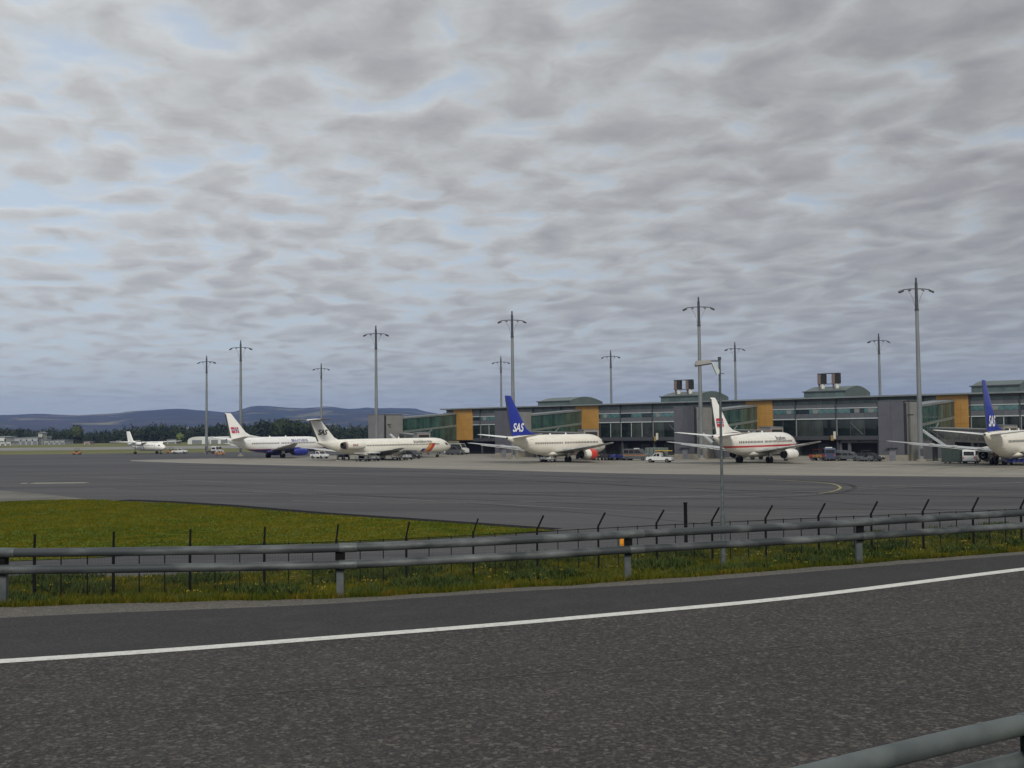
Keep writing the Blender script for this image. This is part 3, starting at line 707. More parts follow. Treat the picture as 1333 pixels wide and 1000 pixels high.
# roof with projecting edge
rf = MB(); vs = []
for s_ in (S0-1.2, S1+.5):
    for (d_, z_) in ((-1.1,12.08),(-1.1,12.38),(9,12.70),(18.9,12.38),(18.9,12.08)): vs.append((s_-OX, d_, z_))
rf.add(vs, [(0,1,2,3,4),(9,8,7,6,5)]+[(k,5+k,5+(k+1)%5,(k+1)%5) for k in range(5)]); rf.build('roof', roof_metal, pier)
pbox('roof_edge', S0-1.25, S1+.5, DF-1.2, DF-1.08, 12.12, 12.42, roof_metal)
gates = [-198.5, -156.5, -109.0, -67.0]
ochres = [(-199.6, -192.7), (-158.3, -151.4), (-111.7, -105.3), (-70.4, -64.3)]
grid = [-82+9*k for k in range(-14, 8)]
def in_ochre(s): return any(a-.01 < s < b+.01 for a, b in ochres)
# facade pieces, bay by bay (each 3 m)
cuts = sorted(set([S0, S1]+[-82+3*k for k in range(-41, 22) if S0 < -82+3*k < S1]+[c for o in ochres for c in o]))
me_cache = {}
def piece(name, m, s0, s1, z0, z1, d0, d1, gap=.015):
    key = (name, m.name, round(s1-s0, 2), z0, z1, d0, d1)
    if key not in me_cache:
        wd = s1-s0; me_cache[key] = MB().box(gap, wd-gap, d0, d1, z0+gap, z1-gap).mesh(name, m)
    return inst(name, me_cache[key], pier, (s0-OX, 0, 0))
for k in range(len(cuts)-1):
    a, b = cuts[k], cuts[k+1]; mid = (a+b)/2
    if in_ochre(mid): continue
    if b-a < .25: continue
    r_ = random.random()
    piece('window', random.choice([glass_dark, glass_dark, glass_dark2]), a, b, 4.30, 7.72, .06, .12)
    piece('clerestory_window', glass_teal if random.random() < .72 else glass_teal_dark, a, b, 8.98, 9.92, .03, .10)
    piece('upper_glazing', glass_top, a, b, 10.98, 11.62, .03, .10)
    piece('wall_panel', random.choice([panel_grey, panel_grey2]), a, b, 10.14, 10.97, 0, .10)
    piece('wall_panel', random.choice([panel_grey, panel_grey2]), a, b, 7.98, 8.97, 0, .10)
    piece('wall_panel', panel_grey, a, b, 11.64, 12.08, 0, .10)
    piece('sill_panel', slab_grey, a, b, 3.40, 4.28, -.12, .10)
    # half-height mullion of the hall windows
    piece('mullion', trim_white if random.random() < .2 else slab_grey, a-.06, a+.06, 4.30, 7.72, -.02, .14, 0)
    if random.random() < .35: piece('blind', mat('blind', (.20, .21, .20), .7), a+.9, a+2.0, 8.98, 9.92, .012, .026)
for a, b in zip([S0]+[o[1] for o in ochres], [o[0] for o in ochres]+[S1]):
    if b-a < .5: continue
    pbox('sun_rail', a, b, DF-.10, DF+.02, 9.94, 10.12, trim_white)
    pbox('sun_rail', a, b, DF-.14, DF+.02, 7.74, 7.96, trim_white)
for gk in grid:
    if S0 < gk < S1 and not in_ochre(gk):
        pbox('downpipe', gk-.09, gk+.09, DF-.22, DF-.04, 3.4, 12.05, dark_steel)
        pbox('column', gk-.22, gk+.22, DF+.45, DF+.85, 0, 3.45, slab_grey)
        pbox('column_casing', gk-.16, gk+.16, DF-.04, DF+.04, 4.3, 7.72, trim_white)
for a, b in ochres:
    n = 4; st = (b-a)/n
    for k in range(n):
        for j in range(3):
            z0 = 3.75+j*2.76
            pbox('ochre_panel', a+k*st+.012, a+(k+1)*st-.012, DF-.24, DF+.1, z0+.012, z0+2.76-.012, ochre)
# lit gallery details: slanted braces seen through the glass, yellow service post on the sill
for s_, z_ in ((-131.5, 7.2), (-88, 7.0)):
    MB().beam((s_-OX, -.02, z_), (s_+2.6-OX, -.02, 4.5), .16, .16).build('brace', panel_grey, pier)
for s_ in (-134.5, -91.2):
    t = MB(); t.box(s_-.2-OX, s_+.2-OX, -.75, -.35, 3.6, 5.2); t.build('hoist_post', stack_white, pier)
    MB().box(s_-.8-OX, s_-.2-OX, -.7, -.3, 3.3, 4.4).build('hoist_box', mat('hoist_ochre', (.30, .20, .06), .6), pier)
# ground-floor portal of the third bay
pp = pbox('portal_frame', -91.0, -81.6, DF+.9, DF+1.3, 2.75, 3.38, panel_grey2)
for a, b in ((-91, -90.4), (-89.0, -88.4), (-82.7, -82.2), (-81.95, -81.6)): pbox('portal_post', a, b, DF+.9, DF+1.3, 0, 2.75, panel_grey2)
pbox('portal_emblem', -86.9, -86.2, DF+.82, DF+.9, 2.9, 3.25, dark_steel)
for k in range(26):
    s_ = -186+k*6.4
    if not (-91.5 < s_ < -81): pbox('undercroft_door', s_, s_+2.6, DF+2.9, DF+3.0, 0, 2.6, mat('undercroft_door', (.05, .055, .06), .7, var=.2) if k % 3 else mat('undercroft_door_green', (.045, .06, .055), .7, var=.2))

# roof halls with a barrel roof (front along the facade, arched gable to the right)
def hall(s0, s1, d0, dep, zf, zp):
    vs = []; prof = [(d0-OY, 12.3), (d0-OY, zf)]
    for q in np.linspace(.02, .98, 11):
        prof.append((d0-OY+dep*q, zf+(zp-zf)*math.sin(math.pi*q)))
    prof += [(d0+dep-OY, zf), (d0+dep-OY, 12.3)]
    n = len(prof)
    for s_ in (s0, s1): vs += [(s_-OX, d_, z_) for d_, z_ in prof]
    o = MB().add(vs, [tuple(range(n)), tuple(range(2*n-1, n-1, -1))]+[(k, n+k, n+(k+1) % n, (k+1) % n) for k in range(n)]).build('roof_hall', roof_green, pier)
    def sub(name, a, b, d1, d2, z1, z2, m):
        q = MB().box(a-OX, b-OX, d1-OY, d2-OY, z1, z2).build(name, m, o)
    sub('eaves', s0-.25, s1+.25, d0-.35, d0+.2, zf-.10, zf+.12, dark_steel)
    nn = max(3, int((s1-s0)/2.2))
    for k in range(nn):
        a = s0+(s1-s0)*k/nn
        sub('window', a+.08, a+(s1-s0)/nn-.08, d0-.06, d0-.01, 12.55, zf-.18, glass_top)
hall(-172.7, -162.7, DF+3, 15, 13.55, 14.75)
hall(-135.5, -125.6, DF+3, 15, 13.75, 15.0)
hall(-99.4, -90.2, DF+3, 14, 13.75, 15.0)
hall(-64.6, -55.8, DF+3, 15, 13.75, 15.0)
def stack(s, d, z):
    t = thing('ventilation_stack', 'x', 'ventilation stack', tuple(sw(s, d, z)), -ALPHA, 'twin ventilation stacks on the pier roof')
    for k in (0, 1):
        x = k*3.2
        MB().tube([(x+.25, 0, 0), (x+.25, 0, 1.7)], .42, 12).build('flue', stack_white, t, smooth=True)
        MB().box(x-.75, x+.0, -.5, .5, 1.5, 3.7).build('casing', stack_brown, t)
        MB().box(x+.0, x+.95, -.45, .45, 1.55, 3.65).build('louvre', stack_black, t)
        MB().box(x-.7, x-.45, -.2, .2, 0, 1.5).build('post', stack_brown, t)
    MB().box(-.75, 4.15, -.55, .55, 3.7, 3.86).build('top_beam', dark_steel, t)
    MB().box(.95, 2.45, -.1, .1, 1.45, 1.6).build('tie_beam', dark_steel, t)
    return t
st1 = stack(-132.6, DF+6, 13.9); st1['label'] = 'twin ventilation stack on the roof left of the airliner with the flag on its tail'
st2 = stack(-96.6, DF+6, 13.9); st2['label'] = 'twin ventilation stack on the roof nearest the right side'

# stair towers in front of the pier
tl = ['pale and dark grey stair tower behind the T-tailed airliner, furthest left', 'dark grey stair tower behind the blue tail fin with white lettering',
      'dark grey stair tower behind the mast left of the flag-tailed airliner', 'tall dark grey stair tower behind the nearest floodlight mast on the right']
for i, g_ in enumerate(gates):
    wd = [6.2, 5.4, 5.0, 4.9][i]; D0 = 190.0; dep = [6.5, 7, 7, 6.5][i]; H = 10.55
    t = thing('stair_tower', tl[i], 'tower', tuple(sw(g_, D0)), -ALPHA, 'stair towers at the gates')
    fm = tower_grey if i else mat('tower_brown_grey', (.17, .165, .165), .7, var=.08, scale=.4)
    MB().box(-wd, -.35, 0, dep, 1.05, H).build('front_block', fm, t)
    # front cladding in sheets
    for a in range(2):
        for z in range(4):
            z0 = 1.08+z*2.36; w0 = -wd+a*(wd-.35)/2
            MB().box(w0+.02, w0+(wd-.35)/2-.02, -.05, 0, z0+.015, z0+2.345).build('cladding_sheet', fm, t)
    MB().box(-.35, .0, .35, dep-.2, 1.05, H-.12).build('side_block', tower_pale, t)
    for z in range(4):
        for a in range(3):
            d0 = .4+a*(dep-.7)/3; z0 = 1.08+z*2.33
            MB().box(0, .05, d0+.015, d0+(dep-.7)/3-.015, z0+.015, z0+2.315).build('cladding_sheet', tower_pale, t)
    MB().box(-.34, .05, .02, .34, 0, H-.35).build('corner_recess', under_dark, t)
    MB().box(-wd-.06, .06, -.08, dep+.05, H, H+.14).build('coping', panel_grey2, t)
    MB().box(-wd-.04, .06, -.07, dep, 0, 1.05).build('plinth', beige, t)
    MB().box(-wd*.62, -wd*.38, -.12, -.05, 0, 2.15).build('door', mat('tower_door', (.17, .17, .19), .6), t)
    MB().box(-wd*.68, -wd*.32, -.55, -.05, 2.2, 2.35).build('canopy', dark_steel, t)
    MB().box(.05, .95, .9, 1.3, 8.0, 8.18).build('bracket', dark_steel, t)

# glazed gangways from the ochre panels to the stair towers
gl = ['long two-storey glazed gangway behind the nose of the T-tailed airliner', 'glazed gangway right of the blue tail fin with white lettering',
      'glazed gangway right of the flag-marked tail fin', 'glazed gangway between the nearest stair tower and the rightmost ochre panel']
for i, g_ in enumerate(gates):
    Db = 190.0+[6.5, 7, 7, 6.5][i]; Lg = DF-.3-Db
    t = thing('gangway', gl[i], 'gangway', tuple(sw(g_, Db)), -ALPHA, 'glazed gangways')
    zr = lambda q: 9.5+1.25*q/Lg; zm = lambda q: 6.15+1.5*q/Lg; zb = lambda q: 3.65
    n = 13; st = Lg/n; wd = 3.6
    def quadbox(name, q0, q1, za0, za1, zb0, zb1, x0, x1, m):
        vs = [(x0,q0,za0),(x1,q0,za0),(x1,q0,zb0),(x0,q0,zb0),(x0,q1,za1),(x1,q1,za1),(x1,q1,zb1),(x0,q1,zb1)]
        return MB().add(vs, [(0,1,2,3),(7,6,5,4),(0,4,5,1),(1,5,6,2),(2,6,7,3),(3,7,4,0)]).build(name, m, t)
    quadbox('roof', -.1, Lg, zr(0), zr(Lg), zr(0)+.42, zr(Lg)+.42, -wd-.25, .22, roof_metal)
    quadbox('floor_band', 0, Lg, zm(0)-.22, zm(Lg)-.22, zm(0)+.30, zm(Lg)+.30, -wd-.1, .08, mat('gangway_band', (.17, .20, .18), .5, metal=.2))
    quadbox('base_beam', 0, Lg, 3.45, 3.45, 3.85, 3.85, -wd, .04, dark_steel)
    quadbox('inner_wall', 0, Lg, 3.9, 3.9, zr(0)-.05, zr(Lg)-.05, -wd, -wd+.1, mat('gangway_far_wall', (.05, .08, .07), .7))
    for k in range(n):
        q0, q1 = k*st+.04, (k+1)*st-.04
        quadbox('glass_pane', q0, q1, zm(q0)+.33, zm(q1)+.33, zr(q0)-.03, zr(q1)-.03, -.06, -.01, glass_green if (k*7+i) % 3 else glass_green2)
        quadbox('glass_pane', q0, q1, 3.88, 3.88, zm(q0)-.25, zm(q1)-.25, -.06, -.01, glass_green2 if (k*5+i) % 3 else glass_green)
        quadbox('mullion', q1-.01, q1+.09, 3.86, 3.86, zr(q1)-.01, zr(q1)-.01, -.10, .05, mat('mullion_green', (.09, .12, .11), .5, metal=.3))
    MB().box(-wd-.05, .12, Lg-1.2, Lg-1.0, 3.5, 11.25).build('end_frame', mat('end_frame', (.085, .06, .045), .6), t)
    MB().beam((.10, Lg*.30, 4.0), (.10, Lg*.52, zm(Lg*.5)-.3), .16, .16).build('brace', mat('brace_grey', (.22, .24, .23), .5), t)
    if i:
        for k in range(5):
            a = k*Lg/5
            MB().box(-.10, 0, a+.02, a+Lg/5-.02, 0, 3.44).build('wall_panel', tower_grey if (k+i) % 2 else panel_grey, t)
    else:
        for q in (2, 9.5, 17):
            MB().tube([(-.3, q, 0), (-.3, q, 3.45)], .22, 10).build('column', dark_steel, t, smooth=True)
            MB().tube([(-wd+.3, q, 0), (-wd+.3, q, 3.45)], .22, 10).build('column', dark_steel, t, smooth=True)

# movable jet bridges: sloping first leg from the tower, tunnel, cab at the aircraft door
def jet_bridge(a, b, c, label, f0, f1):
    """a: at the tower, b: rotunda, c: cab; points given as (s, D, z of floor)"""
    P = [sw(*p) for p in (a, b, c)]
    base = Vector((P[1].x, P[1].y, 0)); t = thing('jet_bridge', label, 'jet bridge', tuple(base), 0, 'jet bridges at the gates')
    q = [p-base for p in P]
    def tunnel(name, p0, p1, w_, h_, m, rm):
        mid0 = p0+Vector((0,0,h_/2)); mid1 = p1+Vector((0,0,h_/2))
        MB().beam(mid0, mid1, w_, h_).build(name, m, t)
        MB().beam(p0+Vector((0,0,h_+.08)), p1+Vector((0,0,h_+.08)), w_+.2, .16).build('tunnel_roof', rm, t)
        d = (p1-p0); n = max(3, int(d.length/1.6))
        sd_ = d.cross(Vector((0,0,1))).normalized()*(w_/2+.03)
        for k in range(n):
            aa = mid0+d*((k+.12)/n)+sd_; bb = mid0+d*((k+.88)/n)+sd_
            MB().beam(aa, bb, .03, h_*.62).build('tunnel_window', glass_dark2, t)
    tunnel('tunnel', q[1], q[2], 2.3, 2.2, mat('tunnel_wall', (.075, .075, .068), .4, col2=(.11, .10, .08), scale=.5), mat('tunnel_roof_grey', (.20, .205, .20), .5))
    e0, e1 = sw(*f0)-base, sw(*f1)-base
    MB().beam(e0, e1, .55, .34).build('stair_flight', trim_white, t)
    MB().beam(e0+Vector((0,-.2,.9)), e1+Vector((0,-.2,.9)), .05, .05).build('handrail', panel_grey2, t)
    MB().beam(e1, q[1]+Vector((0,0,.1)), .5, .12).build('landing', panel_grey2, t)
    MB().tube([Vector((e0.x, e0.y, 0)), e0], .09, 8).build('stair_post', panel_grey2, t)
    MB().tube([Vector((0,0,0)), q[1]], .45, 12).build('column', slab_grey, t, smooth=True)
    d = (q[2]-q[1]).normalized(); e = Vector((-d.y, d.x, 0))
    cc = q[2]+d*.9
    MB().beam(cc-d*1.6+Vector((0,0,1.4)), cc+d*1.3+Vector((0,0,1.4)), 3.3, 2.9).build('cab', mat('cab_taupe', (.22, .20, .18), .6), t)
    MB().beam(cc-d*1.7+Vector((0,0,2.95)), cc+d*1.2+Vector((0,0,2.95)), 3.5, .2).build('cab_roof', panel_grey2, t)
    MB().beam(cc+d*1.31+Vector((0,0,1.5)), cc+d*1.36+Vector((0,0,1.5)), 2.6, 2.0).build('bellows', rubber, t)
    m = q[1].lerp(q[2], .75)
    g0 = Vector((m.x, m.y, 0))
    MB().tube([g0+e*.9+Vector((0,0,.5)), m+e*.9], .14, 8).build('lift_leg', dark_steel, t)
    MB().tube([g0-e*.9+Vector((0,0,.5)), m-e*.9], .14, 8).build('lift_leg', dark_steel, t)
    for s_ in (-1, 1): MB().tube([g0+e*s_*1.1-e*.18+Vector((0,0,.45)), g0+e*s_*1.1+e*.18+Vector((0,0,.45))], .45, 14).build('wheel', rubber, t, smooth=True)
jet_bridge((-198.2, 190.3, 5.8), (-194.4, 192.5, 3.6), (-183.5, 187.5, 3.0), 'jet bridge reaching over the nose of the T-tailed airliner', (-196.6, 190, 5.6), (-193.6, 190, 3.6))
jet_bridge((-156.2, 190.2, 5.2), (-152, 192, 3.6), (-128.0, 179.0, 3.2), 'jet bridge behind the fuselage of the airliner with red engine fronts', (-155.8, 190, 5.2), (-153.2, 190, 3.5))
jet_bridge((-108.6, 190.2, 5.4), (-104.6, 192.5, 3.6), (-92.5, 188.5, 3.3), 'jet bridge behind the forward fuselage of the flag-tailed airliner', (-107.7, 189.8, 5.4), (-105.0, 189.5, 3.3))
jet_bridge((-66.8, 190.2, 5.4), (-62.6, 191.5, 3.5), (-50.5, 186, 3.1), 'jet bridge with a white sloping stair by the rightmost mast', (-64.4, 190, 5.5), (-59.9, 189, 2.6))

# ------------------------------------------------------------------ floodlight masts
def make_mast(H=32.0):
    t = thing('floodlight_mast', 'x', 'light mast', (0,0,0), 0, 'tall floodlight masts around the apron')
    MB().tube([(0,0,0),(0,0,9),(0,0,18),(0,0,H-5.6)], .4, 14, rads=[.48,.42,.35,.29]).build('pole', pole_steel, t, smooth=True)
    MB().tube([(0,0,H-5.6),(0,0,H-.9)], .22, 12, rads=[.28,.24]).build('upper_pole', mast_top, t, smooth=True)
    MB().tube([(0,0,H-.9),(0,0,H)], .12, 10, rads=[.17,.15]).build('finial', mast_top, t, smooth=True)
    MB().tube([(0,0,H-5.8),(0,0,H-5.45)], .36, 14).build('collar', mast_top, t, smooth=True)
    MB().tube([(0,0,0),(0,0,.35)], .85, 14).build('base_flange', beige, t)
    MB().box(-.22,.22,-.62,-.45,1.0,2.2).build('access_hatch', dark_steel, t)
    for s in (-1, 1):
        arm = MB().tube([(s*.2,0,H-1.95),(s*1.3,0,H-1.98),(s*2.3,0,H-2.1),(s*2.9,0,H-2.4)], .085, 8).build('arm', mast_top, t, smooth=True)
        MB().tube([(s*.2,0,H-5.5),(s*.65,0,H-3.6),(s*1.5,0,H-2.0)], .028, 6).build('stay', mast_top, arm)
        for dx, dz in ((1.15, -.15), (2.75, -.32)):
            h = MB(); h.bbox(-.42,.42,-.3,.3,-.16,.16,.06)
            o = h.build('lamp_head', mast_top, t); o.location = (s*dx*.95+s*.1, 0, H-2.08+dz); o.rotation_euler = (.25, s*.42, 0)
            if abs(dx) < 2: o.scale = (.55,.6,.5)
    return t
mast0 = make_mast()
masts = [  # photo x of the base, depth, label
    (1196.5, 187, 'nearest floodlight mast, right, in front of a dark stair tower'),
    (911.5, 211, 'second nearest floodlight mast, left of the flag-marked tail fin'),
    (667.5, 232, 'floodlight mast behind the blue tail fin with white letters'),
    (489.5, 260, 'floodlight mast rising behind the T-tailed airliner'),
    (313.0, 297, 'floodlight mast behind the tail of the blue-bellied airliner'),
    (268.5, 353, 'leftmost floodlight mast, near the white arched hangars'),
    (418.0, 398, 'thin distant floodlight mast right above the T-tail, against the hills'),
    (652.3, 372, 'distant floodlight mast beyond the pier roof, just left of the blue tail fin'),
    (795.6, 350, 'distant floodlight mast beyond the roof above the middle pier windows'),
    (957.8, 322, 'distant floodlight mast beyond the roof, just right of the near street lamp'),
    (1145.7, 298, 'distant floodlight mast beyond the roof left of the nearest mast')]
for i, (x, d, lab) in enumerate(masts):
    t = mast0 if i == 0 else copy_tree(mast0)
    t.location = ((x-666.5)/F_PX*d, d, 0); t['label'] = lab; t.rotation_euler = (0, 0, [.05,-.1,.1,.0,.1,-.1,.2,.1,-.2,.1,0][i])

# ------------------------------------------------------------------ aircraft
def txt(body, size, shear=0.0, bold=0.0, sx=1.0):
    cu = bpy.data.curves.new('t', 'FONT'); cu.body = body; cu.size = size; cu.shear = shear; cu.offset = bold
    cu.resolution_u = 3; o = bpy.data.objects.new('t', cu); me = bpy.data.meshes.new_from_object(o)
    v = [(p.co.x*sx, p.co.y) for p in me.vertices]; f = [tuple(p.vertices) for p in me.polygons]
    bpy.data.objects.remove(o); bpy.data.curves.remove(cu); bpy.data.meshes.remove(me)
    x0 = min(p[0] for p in v); x1 = max(p[0] for p in v)
    return [(a-x0, b) for a, b in v], f, x1-x0
AF = [(0,0),(.012,.28),(.05,.62),(.15,.92),(.32,1.0),(.55,.78),(.78,.40),(1,.04)]
def aero(stations, nrm):
    """lofted aerofoil through (leading, trailing, half thickness) stations; nrm = thickness direction"""
    nrm = Vector(nrm); loop = [(u_, t_) for u_, t_ in AF]+[(u_, -t_) for u_, t_ in reversed(AF[1:])]
    vs = []; n = len(loop)
    for (le, te, th) in stations:
        le, te = Vector(le), Vector(te)
        for u_, t_ in loop: vs.append(le.lerp(te, u_)+nrm*t_*th)
    fs = [tuple(range(n)), tuple(range(len(vs)-1, len(vs)-n-1, -1))]
    for j in range(len(stations)-1):
        for k in range(n): fs.append((j*n+k, j*n+(k+1) % n, (j+1)*n+(k+1) % n, (j+1)*n+k))
    return MB().add(vs, fs)
class Fuse:
    def __init__(s, secs, n=28): s.secs = sorted(secs); s.n = n
    def at(s, x):
        S_ = s.secs
        for a, b in zip(S_, S_[1:]):
            if a[0] <= x <= b[0]:
                t = (x-a[0])/(b[0]-a[0]); return tuple(a[i]+(b[i]-a[i])*t for i in range(1, 4))
        return S_[0][1:] if x < S_[0][0] else S_[-1][1:]
    def y(s, x, z, side, off=.0):
        zc, rz, ry = s.at(x); q = max(0, 1-((z-zc)/rz)**2); return side*(ry*math.sqrt(q)+off)
    def mesh(s):
        vs = []; n = s.n
        for (x, zc, rz, ry) in s.secs:
            for k in range(n):
                t = 2*math.pi*k/n; vs.append((x, math.cos(t)*ry, zc+math.sin(t)*rz))
        fs = [tuple(range(n)), tuple(range(len(vs)-1, len(vs)-n-1, -1))]
        for j in range(len(s.secs)-1):
            for k in range(n): fs.append((j*n+k, j*n+(k+1) % n, (j+1)*n+(k+1) % n, (j+1)*n+k))
        return MB().add(vs, fs)
    def patch(s, mb, quad, side, off, nz=3, nx=1):
        """curved patch; quad = (x0bottom, x1bottom, x0top, x1top, z0, z1)"""
        a0, a1, b0, b1, z0, z1 = quad; vs = []; fs = []
        for j in range(nz+1):
            t = j/nz; z = z0+(z1-z0)*t; l = a0+(b0-a0)*t; r_ = a1+(b1-a1)*t
            for i in range(nx+1):
                x = l+(r_-l)*i/nx; vs.append((x, s.y(x, z, side, off), z))
        for j in range(nz):
            for i in range(nx):
                k = j*(nx+1)+i; fs.append((k, k+1, k+nx+2, k+nx+1))
        return mb.add(vs, fs)
    def title(s, body, size, x, z, m, parent, name, side=-1, **k):
        v, f, wd = txt(body, size, **k)
        vs = []
        for a, b in v:
            X = x+a if side < 0 else x+wd-a
            vs.append((X, s.y(X, z+b, side, .03), z+b))
        return MB().add(vs, f).build(name, m, parent)
def fin_decal(v, f, x, z, y, m, parent, name, side=-1):
    vs = [(x+a, side*y, z+b) for a, b in v]
    return MB().add(vs, f).build(name, m, parent)
def wheel(mb, x, y, z, r, w):
    return mb.lathe_x([(0,0)], 0, 0, 3) if False else mb.tube([(x, y-w/2, z), (x, y-w*.3, z), (x, y+w*.3, z), (x, y+w/2, z)], r, 16, rads=[r*.86, r, r, r*.86])
def flag(parent, x0, z0, W_, H_, y, side, skew=.25, wave=.0):
    """Norwegian flag painted on a fin"""
    fo = MB().add([(x0, side*y, z0), (x0+W_, side*y, z0), (x0+W_+skew, side*y, z0+H_), (x0+skew, side*y, z0+H_)], [(0,1,2,3)]).build('flag_marking', flag_red, parent)
    def bar(a, b, c, d, yy, m, nm):
        P = []
        for (u_, v_) in ((a, c), (b, c), (b, d), (a, d)): P.append((x0+u_*W_+skew*v_, side*(y+yy), z0+v_*H_))
        MB().add(P, [(0,1,2,3)]).build(nm, m, fo)
    bar(0, 1, .38, .64, .012, flag_white, 'white_bar'); bar(.50, .76, 0, 1, .014, flag_white, 'white_bar')
    bar(0, 1, .45, .57, .024, flag_blue, 'blue_bar'); bar(.57, .69, 0, 1, .026, flag_blue, 'blue_bar')

def twinjet(label, loc, rz, fm, finm, eng_front, eng_rear, ng=True, tail_art=None, titles=(), group='twin-engined airliners parked nose-in', engine_rear_band=None):
    """short twin with engines under the wings; origin at the main wheels, nose along +x"""
    t = thing('airliner', label, 'airplane', loc, rz, group)
    fz = Fuse([(-14.7,4.75,.12,.12),(-14.3,4.72,.30,.26),(-13,4.5,.62,.55),(-11.5,4.22,.98,.9),(-9.5,3.88,1.40,1.28),(-7.5,3.58,1.72,1.6),(-5.5,3.40,1.90,1.80),(-3.5,3.32,1.98,1.87),
        (0,3.3,2.0,1.88),(4,3.3,2.0,1.88),(8,3.3,2.0,1.88),(10.8,3.3,1.98,1.86),(12.2,3.25,1.88,1.76),(13.3,3.16,1.68,1.58),(14.3,3.02,1.36,1.32),(15.1,2.86,.98,1.0),(15.7,2.74,.60,.66),(16.1,2.68,.28,.32),(16.25,2.67,.04,.04)])
    fus = fz.mesh().build('fuselage', fm, t, smooth=True, angle=60)
    # wing-body fairing
    Fuse([(-4.2,1.75,.25,.5),(-3,1.7,.5,1.5),(-1,1.65,.62,2.0),(3,1.65,.62,2.0),(4.8,1.7,.45,1.4),(5.6,1.75,.2,.5)]).mesh().build('belly_fairing', fm, t, smooth=True, angle=60)
    sp_ = 17.1 if ng else 14.4; k_ = sp_/17.1; ft = 12.5 if ng else 11.15
    for s in (-1, 1):
        wg = aero([((4.9,s*1.3,2.05),(-2.5,s*1.3,2.05),.42),((2.0,s*5.6*k_,2.42),(-2.75,s*5.6*k_,2.5),.27),((-4.9*k_-.2,s*sp_*.985,3.72),(-6.55*k_-.1,s*sp_*.985,3.78),.09),((-5.5*k_-.2,s*sp_,3.76),(-6.5*k_-.1,s*sp_,3.8),.03)], (0,0,1)).build('wing', wing_metal, t, smooth=True, angle=50)
        for fy, fx in ((4.2,-2.9),(7.8,-3.7),(11.0,-4.7)):
            fy *= k_; z = 2.1+fy*.1
            MB().lathe_x([(fx-.9,.02),(fx-.5,.13),(fx+.6,.22),(fx+1.9,.20),(fx+2.8,.03)], s*fy, z-.02, 10).build('flap_fairing', wing_metal, wg, smooth=True)
        MB().beam((-2.9, s*2.2, 2.0), (-6.1*k_, s*sp_*.80, 3.35), .5, .05).build('flap', white_paint, wg)
        ex, ey, ez = 2.6, 4.85, 1.45
        R_ = .98 if ng else .86
        en = MB().lathe_x([(ex+3.15,R_*.80),(ex+3.25,R_*.88),(ex+3.1,R_*.96),(ex+2.3,R_*1.07),(ex+1.0,R_*1.10)], s*ey, ez, 24).build('engine', eng_front, t, smooth=True, angle=60)
        MB().lathe_x([(ex+.98,R_*1.08),(ex+.3,R_*1.04),(ex-.5,R_*.96),(ex-1.1,R_*.84),(ex-1.12,R_*.78),(ex-.6,R_*.78)], s*ey, ez, 24).build('cowl', eng_rear, en, smooth=True, angle=60)
        MB().lathe_x([(ex+3.2,R_*.86),(ex+3.28,R_*.90),(ex+3.2,R_*.95)], s*ey, ez, 24).build('inlet_lip', bare_metal, en, smooth=True)
        MB().lathe_x([(ex+3.15,R_*.82),(ex+2.3,R_*.74),(ex+2.2,0)], s*ey, ez, 24).build('fan', fan_dark, en, smooth=True)
        MB().lathe_x([(ex-.6,R_*.80),(ex-.9,R_*.62),(ex-1.75,R_*.46),(ex-1.75,R_*.40),(ex-1.2,R_*.38)], s*ey, ez, 20).build('exhaust_nozzle', soot, en, smooth=True)
        MB().lathe_x([(ex-1.2,R_*.38),(ex-1.2,R_*.25),(ex-2.2,.02)], s*ey, ez, 16).build('exhaust_cone', bare_metal, en, smooth=True)
        MB().prism([(ex+1.9,ez+R_*.98),(ex+1.0,ez+R_*1.35),(ex-2.4,2.6),(ex-4.4,2.35),(ex-2.6,2.0),(ex-.8,ez+R_*.7)], s*ey-.14, s*ey+.14).build('pylon', eng_rear, en)
        aero([((-10.1,s*.5,4.75),(-13.7,s*.5,4.75),.16),((-13.1,s*7.0,5.45),(-14.75,s*7.0,5.45),.06),((-13.6,s*7.18,5.48),(-14.7,s*7.18,5.48),.02)], (0,0,1)).build('horizontal_stabilizer', white_paint, t, smooth=True, angle=50)
        gr = MB(); gr.tube([(0,s*2.86,2.2),(0,s*2.86,.55)], .14, 8); gr.tube([(0,s*2.4,.55),(0,s*3.3,.55)], .08, 8); gr.beam((.1,s*2.8,1.0),(1.0,s*2.0,2.0), .1,.1)
        lg = gr.build('landing_gear', veh_silver, t, smooth=True)
        MB().box(-.55,.45,s*3.18-.02,s*3.18+.02,.9,1.75).build('gear_door', white_paint, lg)
        for dy in (-.32, .32): wheel(MB(), 0, s*2.86+dy, .56, .56, .38).build('wheel', rubber, lg, smooth=True)
    fw = .22
    aero([((-3.6,0,5.18),(-13.4,0,4.85),.12),((-7.6,0,5.78),(-13.55,0,5.6),fw),((-9.0,0,6.45),(-13.7,0,6.4),fw),((-13.35,0,ft-.1),(-15.1,0,ft-.05),.07),((-13.7,0,ft),(-15.05,0,ft),.03)], (0,1,0)).build('tail_fin', finm, t, smooth=True, angle=50)
    aero([((-13.3,0,5.2),(-13.72,0,5.2),.06),((-14.75,0,ft-.2),(-15.18,0,ft-.2),.03)], (0,1,0)).build('rudder_edge', dark_steel, t)
    MB().prism([(-3.9,5.20),(-13.6,4.92),(-13.6,5.04),(-7.6,5.40),(-3.9,5.27)], -.25, .25).build('fin_root_seal', slab_grey, t)
    ng_ = MB(); ng_.tube([(12.5,0,1.8),(12.5,0,.4)], .09, 8); g2 = ng_.build('nose_gear', veh_silver, t)
